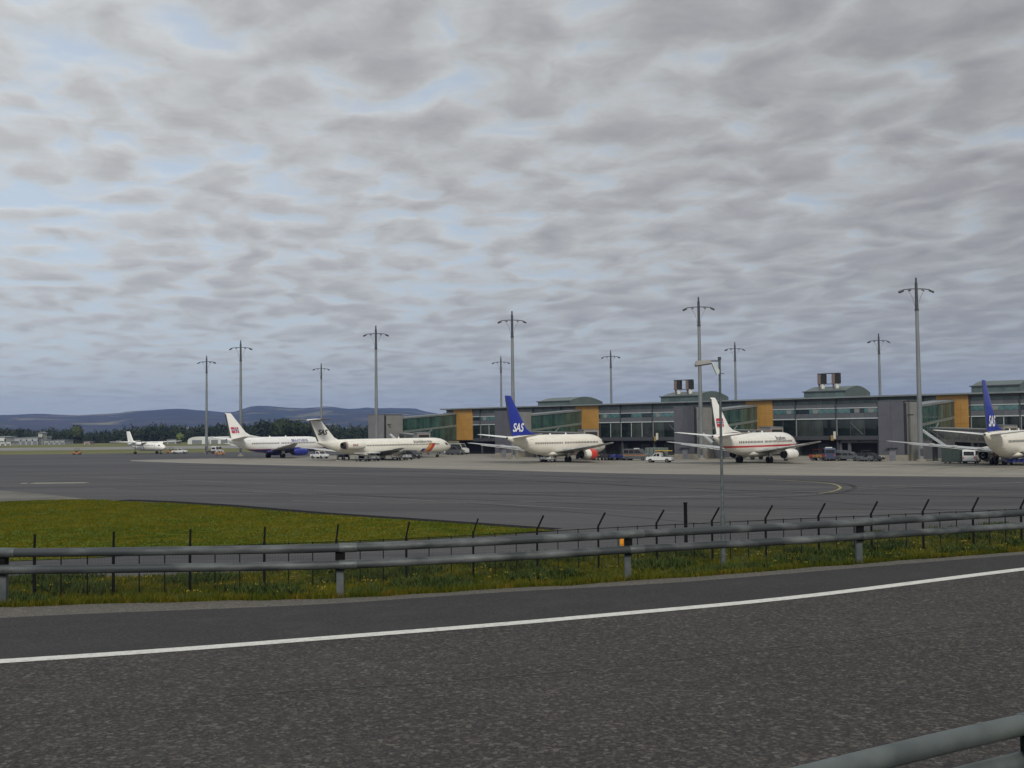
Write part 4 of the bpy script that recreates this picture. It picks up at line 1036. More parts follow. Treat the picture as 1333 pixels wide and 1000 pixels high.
    for dy in (-.2, .2): wheel(MB(), 12.5, dy, .34, .34, .2).build('wheel', rubber, g2, smooth=True)
    MB().lathe_x([(-14.9,.08),(-14.6,.17),(-14.3,.22)], 0, 4.75, 12).build('tail_cone_exhaust', soot, t, smooth=True)
    for side in (-1, 1):
        wn = MB()
        x = -8.2
        while x < 11.3:
            if not (-.25 < x < .25): fz.patch(wn, (x, x+.27, x, x+.27, 3.52, 3.88), side, .012, 2)
            x += .51
        wn.build('cabin_windows', cab_glass, t, kind='stuff')
        for dx in (-9.4, 11.9):
            dr = MB()
            for q in ((dx, dx+.05, dx, dx+.05, 2.65, 4.5), (dx+.85, dx+.9, dx+.85, dx+.9, 2.65, 4.5), (dx, dx+.9, dx, dx+.9, 4.45, 4.5), (dx, dx+.9, dx, dx+.9, 2.65, 2.7)): fz.patch(dr, q, side, .012, 3)
            dr.build('door_outline', mat('door_outline', (.30, .29, .27), .5), t)
        ck = MB(); fz.patch(ck, (13.7,14.5,13.4,14.1,3.45,4.0), side, .012, 3, 2); fz.patch(ck, (14.55,15.0,14.15,14.4,3.4,3.95), side, .012, 3, 2); ck.build('cockpit_window', cab_glass, t)
    MB().prism([(3.0,5.28),(3.5,5.28),(3.3,5.62),(3.1,5.62)], -.04, .04).build('antenna', white_paint, t)
    MB().prism([(-2.0,5.28),(-1.5,5.28),(-1.7,5.55),(-1.9,5.55)], -.04, .04).build('antenna', white_paint, t)
    MB().lathe_x([(6.2,.02),(6.35,.1),(6.6,.02)], 0, 5.33, 8).build('beacon', flag_red, t)
    for (body, size, x, z, m, kw) in titles:
        for side in (-1, 1): fz.title(body, size, x, z, m, t, 'lettering', side, **kw)
    if tail_art == 'sas':
        v, f, wd = txt('SAS', 2.15, shear=.28, bold=.055, sx=.90)
        for side in (-1, 1):
            vv = v if side < 0 else [(wd-a, b) for a, b in v]
            fin_decal(vv, f, -13.25, 5.95, .245, flag_white, t, 'lettering', side)
    elif tail_art == 'flag':
        for side in (-1, 1): flag(t, -13.2, 6.35, 2.15, 1.4, .235, side, skew=-.4)
    return t
HEAD = math.pi/2-ALPHA
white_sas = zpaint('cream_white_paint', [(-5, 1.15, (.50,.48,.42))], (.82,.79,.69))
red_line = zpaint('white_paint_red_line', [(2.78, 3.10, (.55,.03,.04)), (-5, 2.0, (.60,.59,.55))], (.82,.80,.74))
blue_belly = zpaint('white_paint_blue_belly', [(2.18, 2.32, (.40,.05,.16)), (-5, 2.18, (.024,.028,.17))], (.80,.80,.78))
fin_white = mat('fin_white', (.84,.84,.80), .35, var=.04)
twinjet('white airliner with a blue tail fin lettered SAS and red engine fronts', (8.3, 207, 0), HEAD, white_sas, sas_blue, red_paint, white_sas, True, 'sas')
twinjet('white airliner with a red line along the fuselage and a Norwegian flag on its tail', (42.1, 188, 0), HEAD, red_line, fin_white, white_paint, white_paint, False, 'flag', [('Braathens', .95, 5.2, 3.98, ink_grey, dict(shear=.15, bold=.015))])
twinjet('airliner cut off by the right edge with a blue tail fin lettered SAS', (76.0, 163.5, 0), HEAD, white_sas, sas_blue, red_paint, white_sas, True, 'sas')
twinjet('white airliner with a blue belly and blue engines, Norwegian flag on the tail, far left', (-59.7, 271, 0), HEAD, blue_belly, fin_white, braathens_blue, braathens_blue, False, 'flag', [('BRAATHENS', .95, 3.8, 4.0, ink_blue, dict(bold=.02))])

def rearjet():
    t = thing('airliner', 'long white airliner with T-tail, rear engines and orange and red nose stripes', 'airplane', (-32.1, 240.7, 0), HEAD)
    fz = Fuse([(-14.9,4.1,.10,.5),(-14.0,3.95,.45,.62),(-12,3.65,.85,.85),(-10,3.38,1.2,1.15),(-8,3.15,1.5,1.42),(-6,3.0,1.68,1.6),(-3.5,2.92,1.78,1.67),(0,2.9,1.8,1.67),(6,2.9,1.8,1.67),(12,2.9,1.8,1.67),(18,2.9,1.8,1.67),(21.2,2.9,1.78,1.65),(22.8,2.84,1.66,1.54),(24,2.74,1.42,1.34),(25,2.6,1.08,1.05),(25.8,2.48,.72,.74),(26.3,2.42,.42,.45),(26.6,2.4,.06,.06)])
    pm = zpaint('cream_white_rearjet', [], (.82,.80,.71)); fz.mesh().build('fuselage', pm, t, smooth=True, angle=60)
    Fuse([(-3.6,1.3,.2,.4),(-2,1.25,.4,1.3),(0,1.22,.5,1.8),(4,1.22,.5,1.8),(6.4,1.25,.35,1.2),(7.4,1.3,.1,.3)]).mesh().build('belly_fairing', pm, t, smooth=True, angle=60)
    for s in (-1, 1):
        wg = aero([((7.2,s*1.2,1.45),(-1.9,s*1.2,1.45),.45),((3.7,s*5.2,1.75),(-2.2,s*5.2,1.8),.28),((-4.8,s*16.2,2.75),(-6.3,s*16.2,2.78),.08),((-5.3,s*16.4,2.77),(-6.2,s*16.4,2.8),.02)], (0,0,1)).build('wing', wing_metal, t, smooth=True, angle=50)
        MB().beam((-2.2,s*2.0,1.5),(-4.9,s*12.5,2.42), .7,.08).build('flap', white_paint, wg)
        ex, ey, ez = -7.2, 2.75, 3.35
        en = MB().lathe_x([(ex+3.0,.62),(ex+3.1,.72),(ex+2.7,.84),(ex+1.5,.93),(ex-1.0,.92),(ex-2.1,.84)], s*ey, ez, 24).build('engine', pm, t, smooth=True, angle=60)
        MB().lathe_x([(ex-2.1,.83),(ex-2.7,.74),(ex-3.2,.62),(ex-3.2,.55),(ex-2.6,.55),(ex-2.5,0)], s*ey, ez, 20).build('thrust_reverser', soot, en, smooth=True)
        MB().lathe_x([(ex-2.12,.86),(ex-2.45,.80),(ex-2.6,.77)], s*ey, ez, 20).build('reverser_band', mat('reverser_pinkish', (.36,.25,.22), .5), en, smooth=True)
        MB().lathe_x([(ex+3.0,.66),(ex+2.4,.6),(ex+2.3,0)], s*ey, ez, 20).build('fan', fan_dark, en, smooth=True)
        MB().prism([(ex+2.2,0),(ex-2.0,0),(ex-1.4,.1),(ex+1.9,.1)], 0, 1).build('pylon_plate', pm, en).hide_render = False
        v, f, wd = txt('SAS', .62, shear=.1, bold=.02, sx=1.5)
        vs = []
        for a, b in v:
            X = ex-.9+a if s < 0 else ex-.9+wd-a; zz = ez-.15+b; vs.append((X, s*(ey+math.sqrt(max(0, .945**2-(zz-ez)**2))+.01), zz))
        MB().add(vs, f).build('lettering', mat('title_red_brown', (.28,.06,.05), .5), en)
        aero([((-13.9,s*.1,8.85),(-17.3,s*.1,8.85),.17),((-16.7,s*6.3,8.95),(-18.1,s*6.3,8.95),.10),((-17.1,s*6.5,8.95),(-18.0,s*6.5,8.95),.04)], (0,0,1)).build('horizontal_stabilizer', mat('stab_grey_brown', (.10,.08,.07), .6), t, smooth=True, angle=50)
        gr = MB(); gr.tube([(0,s*2.54,1.6),(0,s*2.54,.5)], .13, 8); gr.beam((.1,s*2.5,.9),(.9,s*1.6,1.5),.1,.1); lg = gr.build('landing_gear', veh_silver, t)
        for dy in (-.32,.32): wheel(MB(), 0, s*2.54+dy, .52, .52, .34).build('wheel', rubber, lg, smooth=True)
    t.children[0]
    aero([((-8.6,0,4.45),(-14.6,0,4.1),.22),((-10.2,0,5.1),(-14.9,0,5.0),.24),((-13.9,0,8.75),(-16.9,0,8.75),.15)], (0,1,0)).build('tail_fin', fin_white, t, smooth=True, angle=50)
    aero([((-14.5,0,4.3),(-14.95,0,4.3),.05),((-16.8,0,8.6),(-17.25,0,8.6),.04)], (0,1,0)).build('rudder_edge', dark_steel, t)
    Fuse([(-17.9,8.85,.03,.03),(-17.4,8.85,.16,.14),(-15.5,8.88,.26,.2),(-14,8.88,.24,.18),(-13.3,8.86,.04,.04)], 12).mesh().build('tail_bullet', white_paint, t, smooth=True)
    v, f, wd = txt('SAS', 1.5, shear=.25, bold=.045, sx=1.05)
    for side in (-1, 1): fin_decal(v if side < 0 else [(wd-a, b) for a, b in v], f, -14.9, 5.75, .26, ink_black, t, 'lettering', side)
    n2 = MB(); n2.tube([(22.07,0,1.3),(22.07,0,.35)], .09, 8); g2 = n2.build('nose_gear', veh_silver, t)
    for dy in (-.2,.2): wheel(MB(), 22.07, dy, .33, .33, .2).build('wheel', rubber, g2, smooth=True)
    for side in (-1, 1):
        wn = MB(); x = -3.2
        while x < 21: fz.patch(wn, (x,x+.26,x,x+.26,3.05,3.38), side, .012, 2); x += .48
        wn.build('cabin_windows', cab_glass, t, kind='stuff')
        fz.title('SCANDINAVIAN', .74, 12.6, 3.56, ink_black, t, 'lettering', side, bold=.022, sx=1.12)
        for k, m in enumerate((flag_blue, stripe_orange, mat('stripe_red', (.50,.07,.05), .45))):
            x = 15.0+k*1.15
            if k == 0: sb = MB(); fz.patch(sb, (x,x+1.1,x+.5,x+1.6,1.5,2.2), side, .013, 4)
            else: sb = MB(); fz.patch(sb, (x,x+1.1,x+1.5,x+2.6,1.35,3.45), side, .013, 8)
            sb.build('nose_stripe', m, t)
        ck = MB(); fz.patch(ck, (23.7,24.4,23.3,23.9,2.95,3.5), side, .012, 3, 2); fz.patch(ck, (24.45,24.9,23.95,24.2,2.9,3.42), side, .012, 3, 2); ck.build('cockpit_window', cab_glass, t)
        dr = MB()
        for q in ((20.9,20.95,20.9,20.95,2.0,3.9),(21.7,21.75,21.7,21.75,2.0,3.9),(20.9,21.7,20.9,21.7,3.86,3.9)): fz.patch(dr, q, side, .012, 3)
        dr.build('door_outline', mat('door_outline', (.30, .29, .27), .5), t)
    MB().prism([(9,4.68),(9.5,4.68),(9.35,5.05),(9.15,5.05)], -.04, .04).build('antenna', white_paint, t)
rearjet()

def turboprop():
    hd = R(90-129); t = thing('turboprop_airliner', 'small white high-wing turboprop taxiing far off on the left', 'airplane', tuple(at(190, 350)), hd)
    fz = Fuse([(-11.6,3.7,.15,.15),(-10.5,3.5,.45,.42),(-8,3.05,.85,.8),(-5,2.6,1.2,1.15),(-2.5,2.4,1.35,1.35),(2,2.35,1.35,1.35),(6,2.35,1.35,1.35),(8,2.3,1.28,1.25),(9.2,2.2,1.0,1.0),(10.1,2.1,.65,.68),(10.5,2.05,.1,.1)])
    fz.mesh().build('fuselage', white_paint, t, smooth=True, angle=60)
    for s in (-1, 1):
        aero([((1.6,s*.1,3.75),(-1.2,s*.1,3.75),.25),((1.6,s*4.2,3.78),(-1.2,s*4.2,3.78),.22),((.9,s*12.8,4.05),(-.5,s*12.8,4.05),.08)], (0,0,1)).build('wing', white_paint, t, smooth=True, angle=50)
        en = MB().lathe_x([(3.9,.3),(3.6,.5),(2,.62),(-1,.6),(-3.2,.25)], s*3.95, 3.35, 16).build('engine', white_paint, t, smooth=True)
        pr = MB()
        for k in range(4):
            a = k*math.pi/2+.4; pr.beam((3.95,s*3.95,3.35),(3.95,s*3.95+math.cos(a)*1.95,3.35+math.sin(a)*1.95), .22,.06)
        pr.lathe_x([(4.3,.02),(4.1,.18),(3.85,.28)], s*3.95, 3.35, 12); pr.build('propeller', veh_dark, en)
        gr = MB().tube([(0,s*3.95,2.9),(0,s*3.95,.4)], .11, 8).build('landing_gear', dark_steel, t)
        for dy in (-.25,.25): wheel(MB(), 0, s*3.95+dy, .42, .42, .28).build('wheel', rubber, gr, smooth=True)
        aero([((-9.6,s*.2,3.9),(-11.4,s*.2,3.9),.12),((-10.1,s*4.2,4.3),(-11.2,s*4.2,4.3),.05)], (0,0,1)).build('horizontal_stabilizer', white_paint, t)
        wn = MB(); x = -4
        while x < 6.5: fz.patch(wn, (x,x+.3,x,x+.3,2.65,2.98), s, .012, 2); x += .8
        wn.build('cabin_windows', cab_glass, t, kind='stuff')
        ck = MB(); fz.patch(ck, (8.5,9.3,8.3,8.9,2.6,3.0), s, .012, 2, 2); ck.build('cockpit_window', cab_glass, t)
        fl_ = MB(); fz.patch(fl_, (-9,-2.5,-9,-2.5,2.75,3.0), s, .012, 2, 6); fl_.build('dark_stripe', ink_blue, t)
    aero([((-4.5,0,3.6),(-10.6,0,3.6),.1),((-7.6,0,4.4),(-10.8,0,4.4),.2),((-9.6,0,7.4),(-11.7,0,7.4),.1)], (0,1,0)).build('tail_fin', fin_white, t, smooth=True, angle=50)
    ngr = MB().tube([(8.3,0,1.3),(8.3,0,.3)], .08, 8).build('nose_gear', dark_steel, t)
    for dy in (-.18,.18): wheel(MB(), 8.3, dy, .3, .3, .18).build('wheel', rubber, ngr, smooth=True)
turboprop()

# ------------------------------------------------------------------ vehicles
def wheels(t, xs_, w_, r=.34, tw=.24):
    for x in xs_:
        for s in (-1, 1):
            y = s*(w_/2-tw/2+.02); a = MB().tube([(x,y-tw/2,r),(x,y+tw/2,r)], r, 14).build('wheel', rubber, t, smooth=True)
            MB().tube([(x,y+s*tw/2-.0,r),(x,y+s*(tw/2+.015),r)], r*.55, 12).build('hub', veh_silver, a)
def side_glass(t, prof, w_, name='window', m=None):
    for s in (-1, 1): MB().prism(prof, s*(w_/2)+(0 if s > 0 else -.015), s*(w_/2)+(.015 if s > 0 else 0)).build(name, m or cab_glass, t)
def van(label, loc, rz, m=veh_white, L=5.0, H=2.1, stripe=None, group='service vehicles on the apron', roof_bar=None):
    t = thing('service_van', label, 'van', loc, rz, group); w_ = 1.9; h = L/2
    MB().prism([(-h,.4),(-h,H-.25),(-h+.12,H),(h-1.75,H),(h-.95,H*.60),(h-.1,H*.50),(h,.75),(h,.4)], -w_/2, w_/2).build('body', m, t)
    for a, b in ((-h+.25,-h+1.25),(-h+1.4,-h+2.4)): side_glass(t, [(a,H*.62),(b,H*.62),(b,H-.18),(a,H-.18)], w_)
    side_glass(t, [(-h+2.55,H*.62),(h-1.05,H*.62),(h-1.75,H-.18),(-h+2.55,H-.18)], w_)
    MB().add([(h-.93,-.85,H*.62),(h-.93,.85,H*.62),(h-1.70,.82,H-.05),(h-1.70,-.82,H-.05)], [(0,1,2,3)]).build('windscreen', cab_glass, t)
    MB().box(-h-.02,-h+.0,-.75,.75,H*.6,H-.25).build('rear_window', cab_glass, t)
    MB().box(-h-.08,h+.08,-w_/2+.06,w_/2-.06,.32,.48).build('bumper', veh_dark, t)
    for s in (-1, 1):
        MB().box(h-.02,h+.02,s*.62-.14,s*.62+.14,.72,.9).build('headlight', lamp_glass, t)
        MB().box(-h-.03,-h,s*.82-.07,s*.82+.07,.8,1.15).build('tail_light', flag_red, t)
    if stripe: side_glass(t, [(-h+.05,H*.42),(h-.1,H*.42),(h-.15,H*.50),(-h+.05,H*.50)], w_, 'stripe', stripe)
    if roof_bar: MB().box(-.3,.3,-.6,.6,H,H+.16).build('light_bar', roof_bar, t)
    wheels(t, (-h+.85, h-.9), w_); return t
def pickup(label, loc, rz, m=veh_white, group='service vehicles on the apron'):
    t = thing('pickup_truck', label, 'pickup truck', loc, rz, group); w_ = 1.85
    MB().prism([(-2.4,.45),(-2.4,1.05),(-.4,1.05),(-.35,1.78),(.65,1.78),(1.2,1.12),(2.3,1.0),(2.4,.7),(2.4,.45)], -w_/2, w_/2).build('body', m, t)
    side_glass(t, [(-.2,1.15),(.35,1.15),(.35,1.68),(-.2,1.68)], w_); side_glass(t, [(.42,1.15),(1.05,1.15),(.62,1.68),(.42,1.68)], w_)
    MB().add([(1.215,-.8,1.15),(1.215,.8,1.15),(.70,.78,1.74),(.70,-.78,1.74)], [(0,1,2,3)]).build('windscreen', cab_glass, t)
    MB().box(-2.3,-.5,-.8,.8,1.05,1.12).build('load_bed', veh_dark, t)
    MB().box(-2.48,2.48,-.85,.85,.35,.5).build('bumper', veh_dark, t)
    MB().box(.0,.3,-.5,.5,1.78,1.92).build('light_bar', veh_orange, t)
    for s in (-1, 1): MB().box(2.38,2.42,s*.62-.14,s*.62+.14,.75,.92).build('headlight', lamp_glass, t)
    wheels(t, (-1.55, 1.55), w_, .37); return t
def tug(label, loc, rz, m=veh_blue, group='baggage tugs and dollies'):
    t = thing('baggage_tug', label, 'tug', loc, rz, group)
    MB().prism([(-1.4,.3),(-1.4,.95),(-.3,.95),(-.2,.75),(.5,.75),(.6,1.05),(1.4,.95),(1.4,.3)], -.65, .65).build('body', m, t)
    MB().box(-.35,.05,-.3,.3,.8,1.25).build('seat', veh_dark, t)
    for x in (-.5,.65):
        for s in (-1,1): MB().tube([(x,s*.55,.9),(x,s*.55,1.9)], .03, 6).build('canopy_post', veh_dark, t); MB().box(-.6,.8,-.62,.62,1.9,1.96).build('canopy', m, t)
    MB().tube([(.5,0,1.0),(.3,0,1.25)], .16, 10, rads=[.03,.17]).build('steering_wheel', veh_dark, t)
    wheels(t, (-.9,.9), 1.3, .28, .2); return t
def dolly(label, loc, rz, m=veh_silver, load=None, group='baggage tugs and dollies', covered=False):
    t = thing('baggage_dolly', label, 'baggage cart', loc, rz, group)
    MB().box(-1.5,1.5,-.75,.75,.5,.62).build('bed', m, t)
    for x in (-1.45,1.45):
        f = MB()
        for s in (-1,1): f.beam((x,s*.7,.62),(x,s*.7,1.7 if covered else 1.15), .06,.06)
        f.beam((x,-.7,1.7 if covered else 1.15),(x,.7,1.7 if covered else 1.15), .06,.06)
        f.beam((x,-.7,.9),(x,.7,.9), .04,.04)
        f.build('end_frame', m, t)
    if covered: MB().prism([(-1.55,1.7),(1.55,1.7),(1.5,1.82),(-1.5,1.82)], -.8, .8).build('canopy', load or m, t)
    MB().beam((1.5,0,.5),(2.3,0,.35), .07,.07).build('tow_bar', veh_dark, t)
    wheels(t, (-1.1,1.1), 1.5, .24, .16); 
    if load and not covered:
        b = MB(); 
        for k in range(4): b.bbox(-1.35+k*.68,-.75+k*.68,-.6,.6,.63,1.0+.12*(k % 2),.05)
        b.build('load', load, t)
    return t
def container(label, loc, rz, m=veh_green, L=3.6, W_=2.2, H=2.3):
    t = thing('cargo_container', label, 'container', loc, rz)
    MB().box(-L/2,L/2,-W_/2,W_/2,.35,H+.35).build('body', m, t)
    for s in (-1,1):
        for k in range(5):
            x = -L/2+.25+k*(L-.5)/4; MB().box(x-.05,x+.05,s*W_/2-.02,s*W_/2+.05,.4,H+.3).build('rib', dark_steel, t)
    MB().box(-L/2-.05,L/2+.05,-W_/2-.05,W_/2+.05,.22,.35).build('base', dark_steel, t)
    wheels(t, (-L/2+.6, L/2-.6), W_, .2, .16); return t
def G2(x, y): p = gp(x, y); return (p.x, p.y, .004)
ang = lambda dx, dy: math.atan2(dy, dx)
RT = -ALPHA        # along the facade, to the right and nearer
van('grey minibus with an orange stripe parked before the dark undercroft', G2(829, 599.5), RT+.1, veh_silver, 5.2, 2.25, stripe=veh_orange, roof_bar=veh_white)
pickup('white pickup with an orange roof light beside the third stair tower', G2(859, 602.3), math.pi+RT*.6)
container('grey-green container standing behind the white pickup', G2(855, 598.0), RT, veh_green, 4.0, 2.4, 2.0)
dolly('cart with a yellow roof standing behind the white pickup, next to the stair tower', G2(864, 598.4), RT, veh_dark, veh_yellow, covered=True)
tug('blue baggage tug leading the dark dollies left of the minibus', G2(815, 599.3), RT)
dolly('blue low dolly just left of the blue baggage tug', G2(806, 599.3), RT, veh_blue, veh_blue)
dolly('dark blue low dolly, second left of the blue baggage tug', G2(796, 599.5), RT, veh_dark, veh_blue)
dolly('dark dolly nearest the red engine front', G2(787, 599.5), RT, veh_dark, veh_dark)
dolly('white-loaded dolly by the main wheels of the airliner with red engine fronts', G2(713, 602.0), RT, veh_silver, veh_white)
dolly('covered white baggage cart under the wing of the T-tailed airliner, leftmost', G2(472, 600.8), RT+.2, veh_silver, veh_white, covered=True)
dolly('covered white baggage cart under the wing of the T-tailed airliner, second', G2(484.5, 600.4), RT+.2, veh_silver, veh_white, covered=True)
van('white van parked behind the covered carts below the T-tailed airliner', G2(489, 598.8), RT, veh_white, 4.4, 1.7)
dolly('silver baggage cart under the middle of the T-tailed airliner', G2(519, 599.0), RT, veh_silver, veh_silver, covered=True)
dolly('silver baggage cart nearer the nose stripes of the T-tailed airliner', G2(528, 598.8), RT, veh_silver, veh_white)
dolly('dark empty dolly below the rear engine of the T-tailed airliner', G2(447, 598.2), RT, veh_dark, veh_dark)
pickup('white pickup beside the blue engine of the blue-bellied airliner', G2(416, 597.0), RT)
van('dark van behind the nose gear of the T-tailed airliner', G2(536, 597.2), RT, veh_dark, 4.6, 1.9)
# left, far
tug('small orange tug alone at the edge of the far grass on the left', G2(100, 592.0), 0, veh_orange)
tug('small orange tug just right of the turboprop nose', G2(222.5, 590.4), .2, veh_orange)
pickup('white pickup right of the small orange tug, near the turboprop', G2(234, 590.6), 0, veh_white)
van('white van at the foot of the leftmost floodlight mast', G2(283, 590.8), 1.1, veh_white, 3.6, 2.3)
tug('orange baggage tug in front of the white van by the leftmost mast', G2(286, 592.8), .3, veh_orange)
dolly('dark dolly at the base of the leftmost floodlight mast', G2(274, 591.3), .2, veh_dark, veh_dark)
# right
tug('baggage tug with a red canopy in front of the undercroft right of the flag-tailed airliner', G2(1064, 598.5), RT, veh_red)
dolly('dolly with a dull orange load below the red-canopied tug', G2(1068, 600.0), RT, veh_dark, mat('load_dull_orange', (.25,.13,.04), .7))
van('dark van with pale roof light left of the grey portal', G2(1079, 599.8), R(80), mat('van_navy', (.03,.045,.10), .45), 4.6, 2.3, roof_bar=veh_white)
container('slate grey container between the blue van and the portal', G2(1091, 599.6), RT, mat('container_slate', (.11,.12,.15), .6), 3.2, 2.0, 1.5)
van('silver van parked inside the grey portal', G2(1105.5, 600.0), RT, veh_silver, 4.6, 1.6)
van('dark grey car-like van parked at the right of the portal', G2(1134, 600.6), RT, veh_dark, 4.2, 1.45)
tug('small pale baggage tug in front of the portal', G2(1127, 600.8), RT, veh_silver)
container('dark green container beneath the wing of the rightmost airliner', G2(1243, 603.4), RT, mat('container_dark_green', (.035,.055,.045), .6), 3.4, 2.4, 2.2)
van('white van beneath the wing of the rightmost airliner', G2(1264, 603.4), R(60), veh_white, 4.6, 2.2)
tug('white baggage tug beside the wheels of the rightmost airliner', G2(1300, 604.4), RT, veh_white)
dolly('blue loaded dolly under the belly of the rightmost airliner', G2(1325, 606.0), RT, veh_blue, veh_blue)
# white airliner tail-less fuselage end seen between the gangway columns
van('white high van standing beyond the gangway columns', tuple(sw(-196, 214)), RT, veh_white, 7.5, 2.9)
van('silver van beyond the nose of the T-tailed airliner', tuple(sw(-191, 208)), RT, veh_silver, 5.2, 2.3)

# ------------------------------------------------------------------ wire fence
fence_top = [(-170,703),(-62,699.5),(44,696),(147,691.5),(248,688.5),(344,686),(438,683.3),(528,680),(615,675.5),(698,671),(777,667.5),(856,664),(927,661),(993,658),(1063,655.8),(1133,653),(1200,650.5),(1267,648),(1327,645.5),(1388,643),(1448,640.5)]
FP = [gp(x, y, 2.42) for x, y in fence_top]
FP = [Vector((p.x, p.y, 0)) for p in FP]
for _ in range(3): FP = [FP[0]]+[(FP[i-1]+FP[i]*2+FP[i+1])/4 for i in range(1, len(FP)-1)]+[FP[-1]]
fence = thing('wire_fence', 'dark wire mesh fence with barbed wire arms along the airfield', 'fence', tuple(FP[10]))
fb = FP[10]
arm_dir = None
for i, p in enumerate(FP):
    d = (FP[min(i+1, len(FP)-1)]-FP[max(i-1, 0)]).normalized()
    # the arms lean outwards, over the airfield side
    lean = Vector((.36, .10, 0))*[0,0,.02,.03,.05,.08,.2,.35,.6,.8,.9,1,1,1,1,1,1,1,1,1,1,1,1][i]
    q = p-fb
    m = MB(); m.beam(q+Vector((0,0,-.3)), q+Vector((0,0,1.86)), .085, .085); m.beam(q+Vector((0,0,1.83)), q+lean+Vector((0,0,2.42)), .065, .065)
    m.build('post', fence_dark, fence)
    if i < len(FP)-1:
        e = FP[i+1]-fb; h = e-q
        mb = MB(); n = 26
        for k in range(n+1):
            a = q+h*(k/n); mb.beam(a+Vector((0,0,.05)), a+Vector((0,0,1.72)), .0035, .0035)
        for k in range(15):
            z = .06+k*.117; mb.beam(q+Vector((0,0,z)), e+Vector((0,0,z)), .0035, .0035)
        mb.build('wire_mesh', wire_m, fence, kind='stuff')
        tr_ = MB(); tr_.beam(q+Vector((0,0,1.74)), e+Vector((0,0,1.74)), .028, .028); tr_.build('top_rail', fence_dark, fence)
        for f_ in (1/3, 2/3):
            a = q+h*f_; MB().beam(a+Vector((0,0,-.2)), a+Vector((0,0,1.78)), .035, .035).build('thin_post', fence_dark, fence)
g_post = gp(893, 655, 2.5); gq = Vector((g_post.x, g_post.y+.2, 0))
t = thing('gate_post', 'thick straight dark post in the fence line left of the street lamp', 'post', tuple(gq))
MB().tube([(0,0,-.3),(0,0,2.45)], .085, 12).build('post_shaft', fence_dark, t, smooth=True); MB().tube([(0,0,2.45),(0,0,2.52)], .1, 12).build('cap', fence_dark, t)

# ------------------------------------------------------------------ street lamp by the fence
lb_ = gp(942, 741); lz = 0.0
t = thing('street_lamp', 'grey street lamp with two tilted lamp heads standing by the wire fence', 'street lamp', (lb_.x, lb_.y, 0))
LD = lb_.y; k = LD/F_PX
MB().tube([(0,0,-.2),(0,0,2.2),(0,0,2.3),(0,0,9.02)], .08, 12, rads=[.11,.105,.068,.05]).build('pole', galv_post, t, smooth=True)
MB().tube([(0,0,8.98),(0,0,9.1)], .075, 12).build('pole_cap', dark_steel, t)
MB().beam((-.02,0,8.93),(-.5,-.15,8.92), .05,.05).build('arm', dark_steel, t)
h = MB(); h.prism([(-1.06,8.73),(-1.08,8.77),(-1.02,8.93),(-.52,8.96),(-.38,8.90),(-.42,8.82)], -.16-.1, .16-.1).build('lamp_head', lamp_housing, t)
MB().prism([(-1.04,8.69),(-1.06,8.73),(-.42,8.82),(-.40,8.78)], -.24, .04).build('diffuser', veh_dark, t)
h2 = MB(); h2.prism([(-.38,8.84),(-.27,8.88),(-.05,8.52),(-.06,8.36),(-.16,8.33)], -.22, -.04); h2.build('lamp_head', lamp_glass, t)
MB().beam((.0,0,8.40),(.18,-.05,8.38), .05,.03).build('bracket', galv_bright, t)
MB().beam((-.10,-.12,8.45),(0,0,8.45), .05,.05).build('bracket', dark_steel, t)

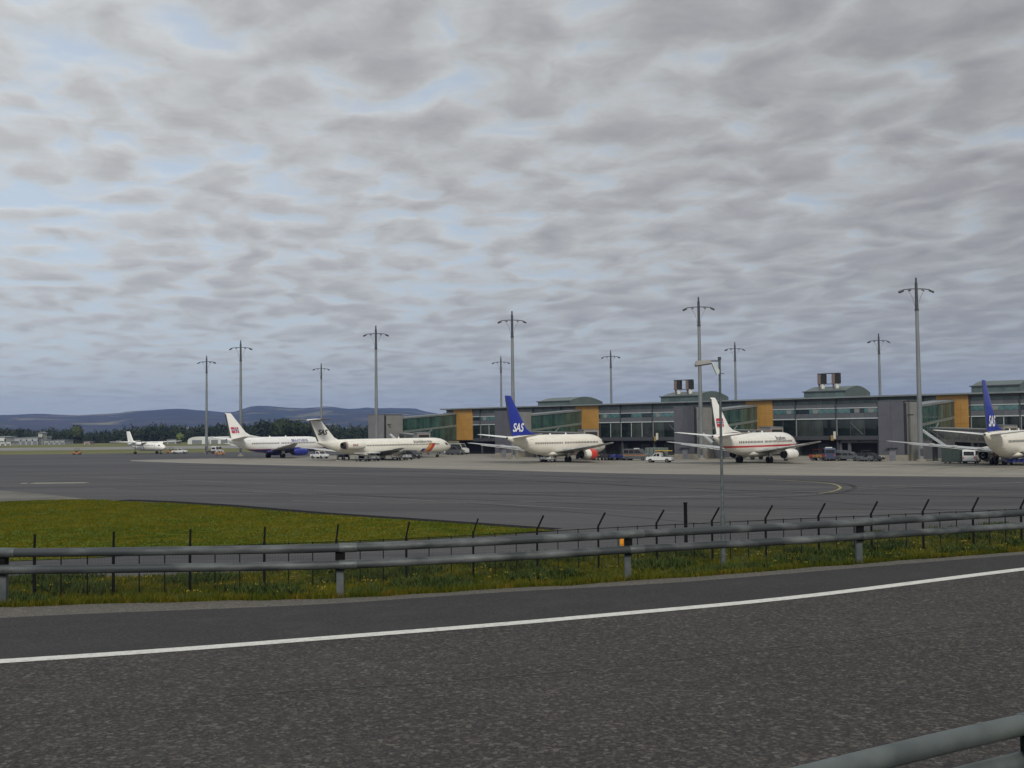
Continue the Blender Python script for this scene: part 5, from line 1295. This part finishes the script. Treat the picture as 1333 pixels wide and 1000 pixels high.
# ------------------------------------------------------------------ guard rails
def guard_rail(label, top_px, post_px, name='guard_rail', away=True, pm=None, rad=.064, gap=.245, gm=None):
    zt = ROAD_Z+.75
    line = spline([gp(x, y, zt) for x, y in top_px], 10)
    pp_ = [gp(x, interp(x, top_px), zt) for x in post_px]
    mid = pp_[len(pp_)//2]; base = Vector((mid.x, mid.y, ROAD_Z))
    t = thing(name, label, 'guard rail', tuple(base))
    # split the line at the posts
    idx = [min(range(len(line)), key=lambda i: (line[i]-p).length) for p in pp_]
    cut = [0]+idx+[len(line)-1]
    cut = sorted(set(cut))
    for a, b in zip(cut, cut[1:]):
        seg = [p-base for p in line[a:b+1]]
        for dz in (-.07, -.07-gap):
            pts = [p+Vector((0,0,dz)) for p in seg]
            MB().tube(pts, rad, 18).build('rail_pipe', gm or galv, t, smooth=True, angle=60)
    for i in idx:
        p = line[i]-base; d = (line[min(i+1, len(line)-1)]-line[max(i-1, 0)]).normalized(); e = Vector((-d.y, d.x, 0))
        if (e.y < 0) == away: e = -e
        c = p+e*.10
        po = MB()
        # channel-section post behind the pipes
        po.beam(c+Vector((0,0,-.06)), c+Vector((0,0,-1.1)), .105, .08)
        po.build('post', pm or galv_post, t)
        MB().beam(c+e*-.03+Vector((0,0,-.08)), c+e*-.03+Vector((0,0,-.40)), .12, .13).build('bracket', fence_dark, t)
        for dz in (-.07, -.07-gap):
            a = p-d*.02+Vector((0,0,dz)); b = p+d*.24+Vector((0,0,dz))
            sl_ = MB().tube([a, a+d*.01, b-d*.01, b], .074, 18, rads=[rad+.002,rad+.006,rad+.006,rad+.002]).build('highlight_sleeve', galv_bright, t, smooth=True, angle=60)  # paler band right of the post: the pipe's highlight put into the colour
            for q in (.08, .2): MB().tube([p+d*q+Vector((0,-.072,dz)), p+d*q+Vector((0,-.085,dz))], .010, 6).build('bolt', galv_post, sl_)
    return t, line, idx, base
top_px = [(-560,708),(-260,711),(0,713.2),(220,711),(443,707),(640,699),(820,690),(980,682.3),(1122,675),(1333,662.8),(1500,652),(1700,638)]
gr, line, idx, base = guard_rail('two-pipe steel guard rail running along the far edge of the road', top_px, [-440, 4, 443, 820, 1122, 1378, 1590])
pr = gp(812, 703, ROAD_Z+.53)-base
rx = MB(); rx.prism([(-.055,-.05),(-.02,-.075),(.05,-.06),(.055,.05),(-.055,.05)], -.10, -.065)
o = rx.build('amber_reflector', glow_amber, gr); o.location = pr+Vector((0,.0,-.01)); o.scale = (1.35, 1.2, 1.35)
front_px = [(700,1078),(850,1041),(1000,1004.5),(1150,968),(1240,947),(1333,926.7),(1500,890),(1700,845)]
# the nearer rail stands on the other side of the lane, its near face towards the camera
gr2, line2, idx2, base2 = guard_rail('close two-pipe guard rail cutting across the bottom right corner', front_px, [760, 1338, 1640], away=False, pm=fence_dark, rad=.058, gap=.205, gm=galv_lit)

# ------------------------------------------------------------------ air
HZ = MB(); HZ.box(-9500, 9500, -60, 8950, -2.2, 300.0); hz = HZ.build('haze', None, kind='stuff')
hm = bpy.data.materials.new('haze_air'); hm.use_nodes = True
for n in list(hm.node_tree.nodes):
    if n.type == 'BSDF_PRINCIPLED': hm.node_tree.nodes.remove(n)
pv = hm.node_tree.nodes.new('ShaderNodeVolumePrincipled'); pv.inputs['Density'].default_value = 6.0e-5
pv.inputs['Color'].default_value = (.29, .44, .94, 1)
hm.node_tree.links.new(pv.outputs[0], [n for n in hm.node_tree.nodes if n.type == 'OUTPUT_MATERIAL'][0].inputs['Volume'])
hz.data.materials.clear(); hz.data.materials.append(hm)
tag(hz, 'pale blue air between the apron and the far hills', 'haze', kind='stuff')
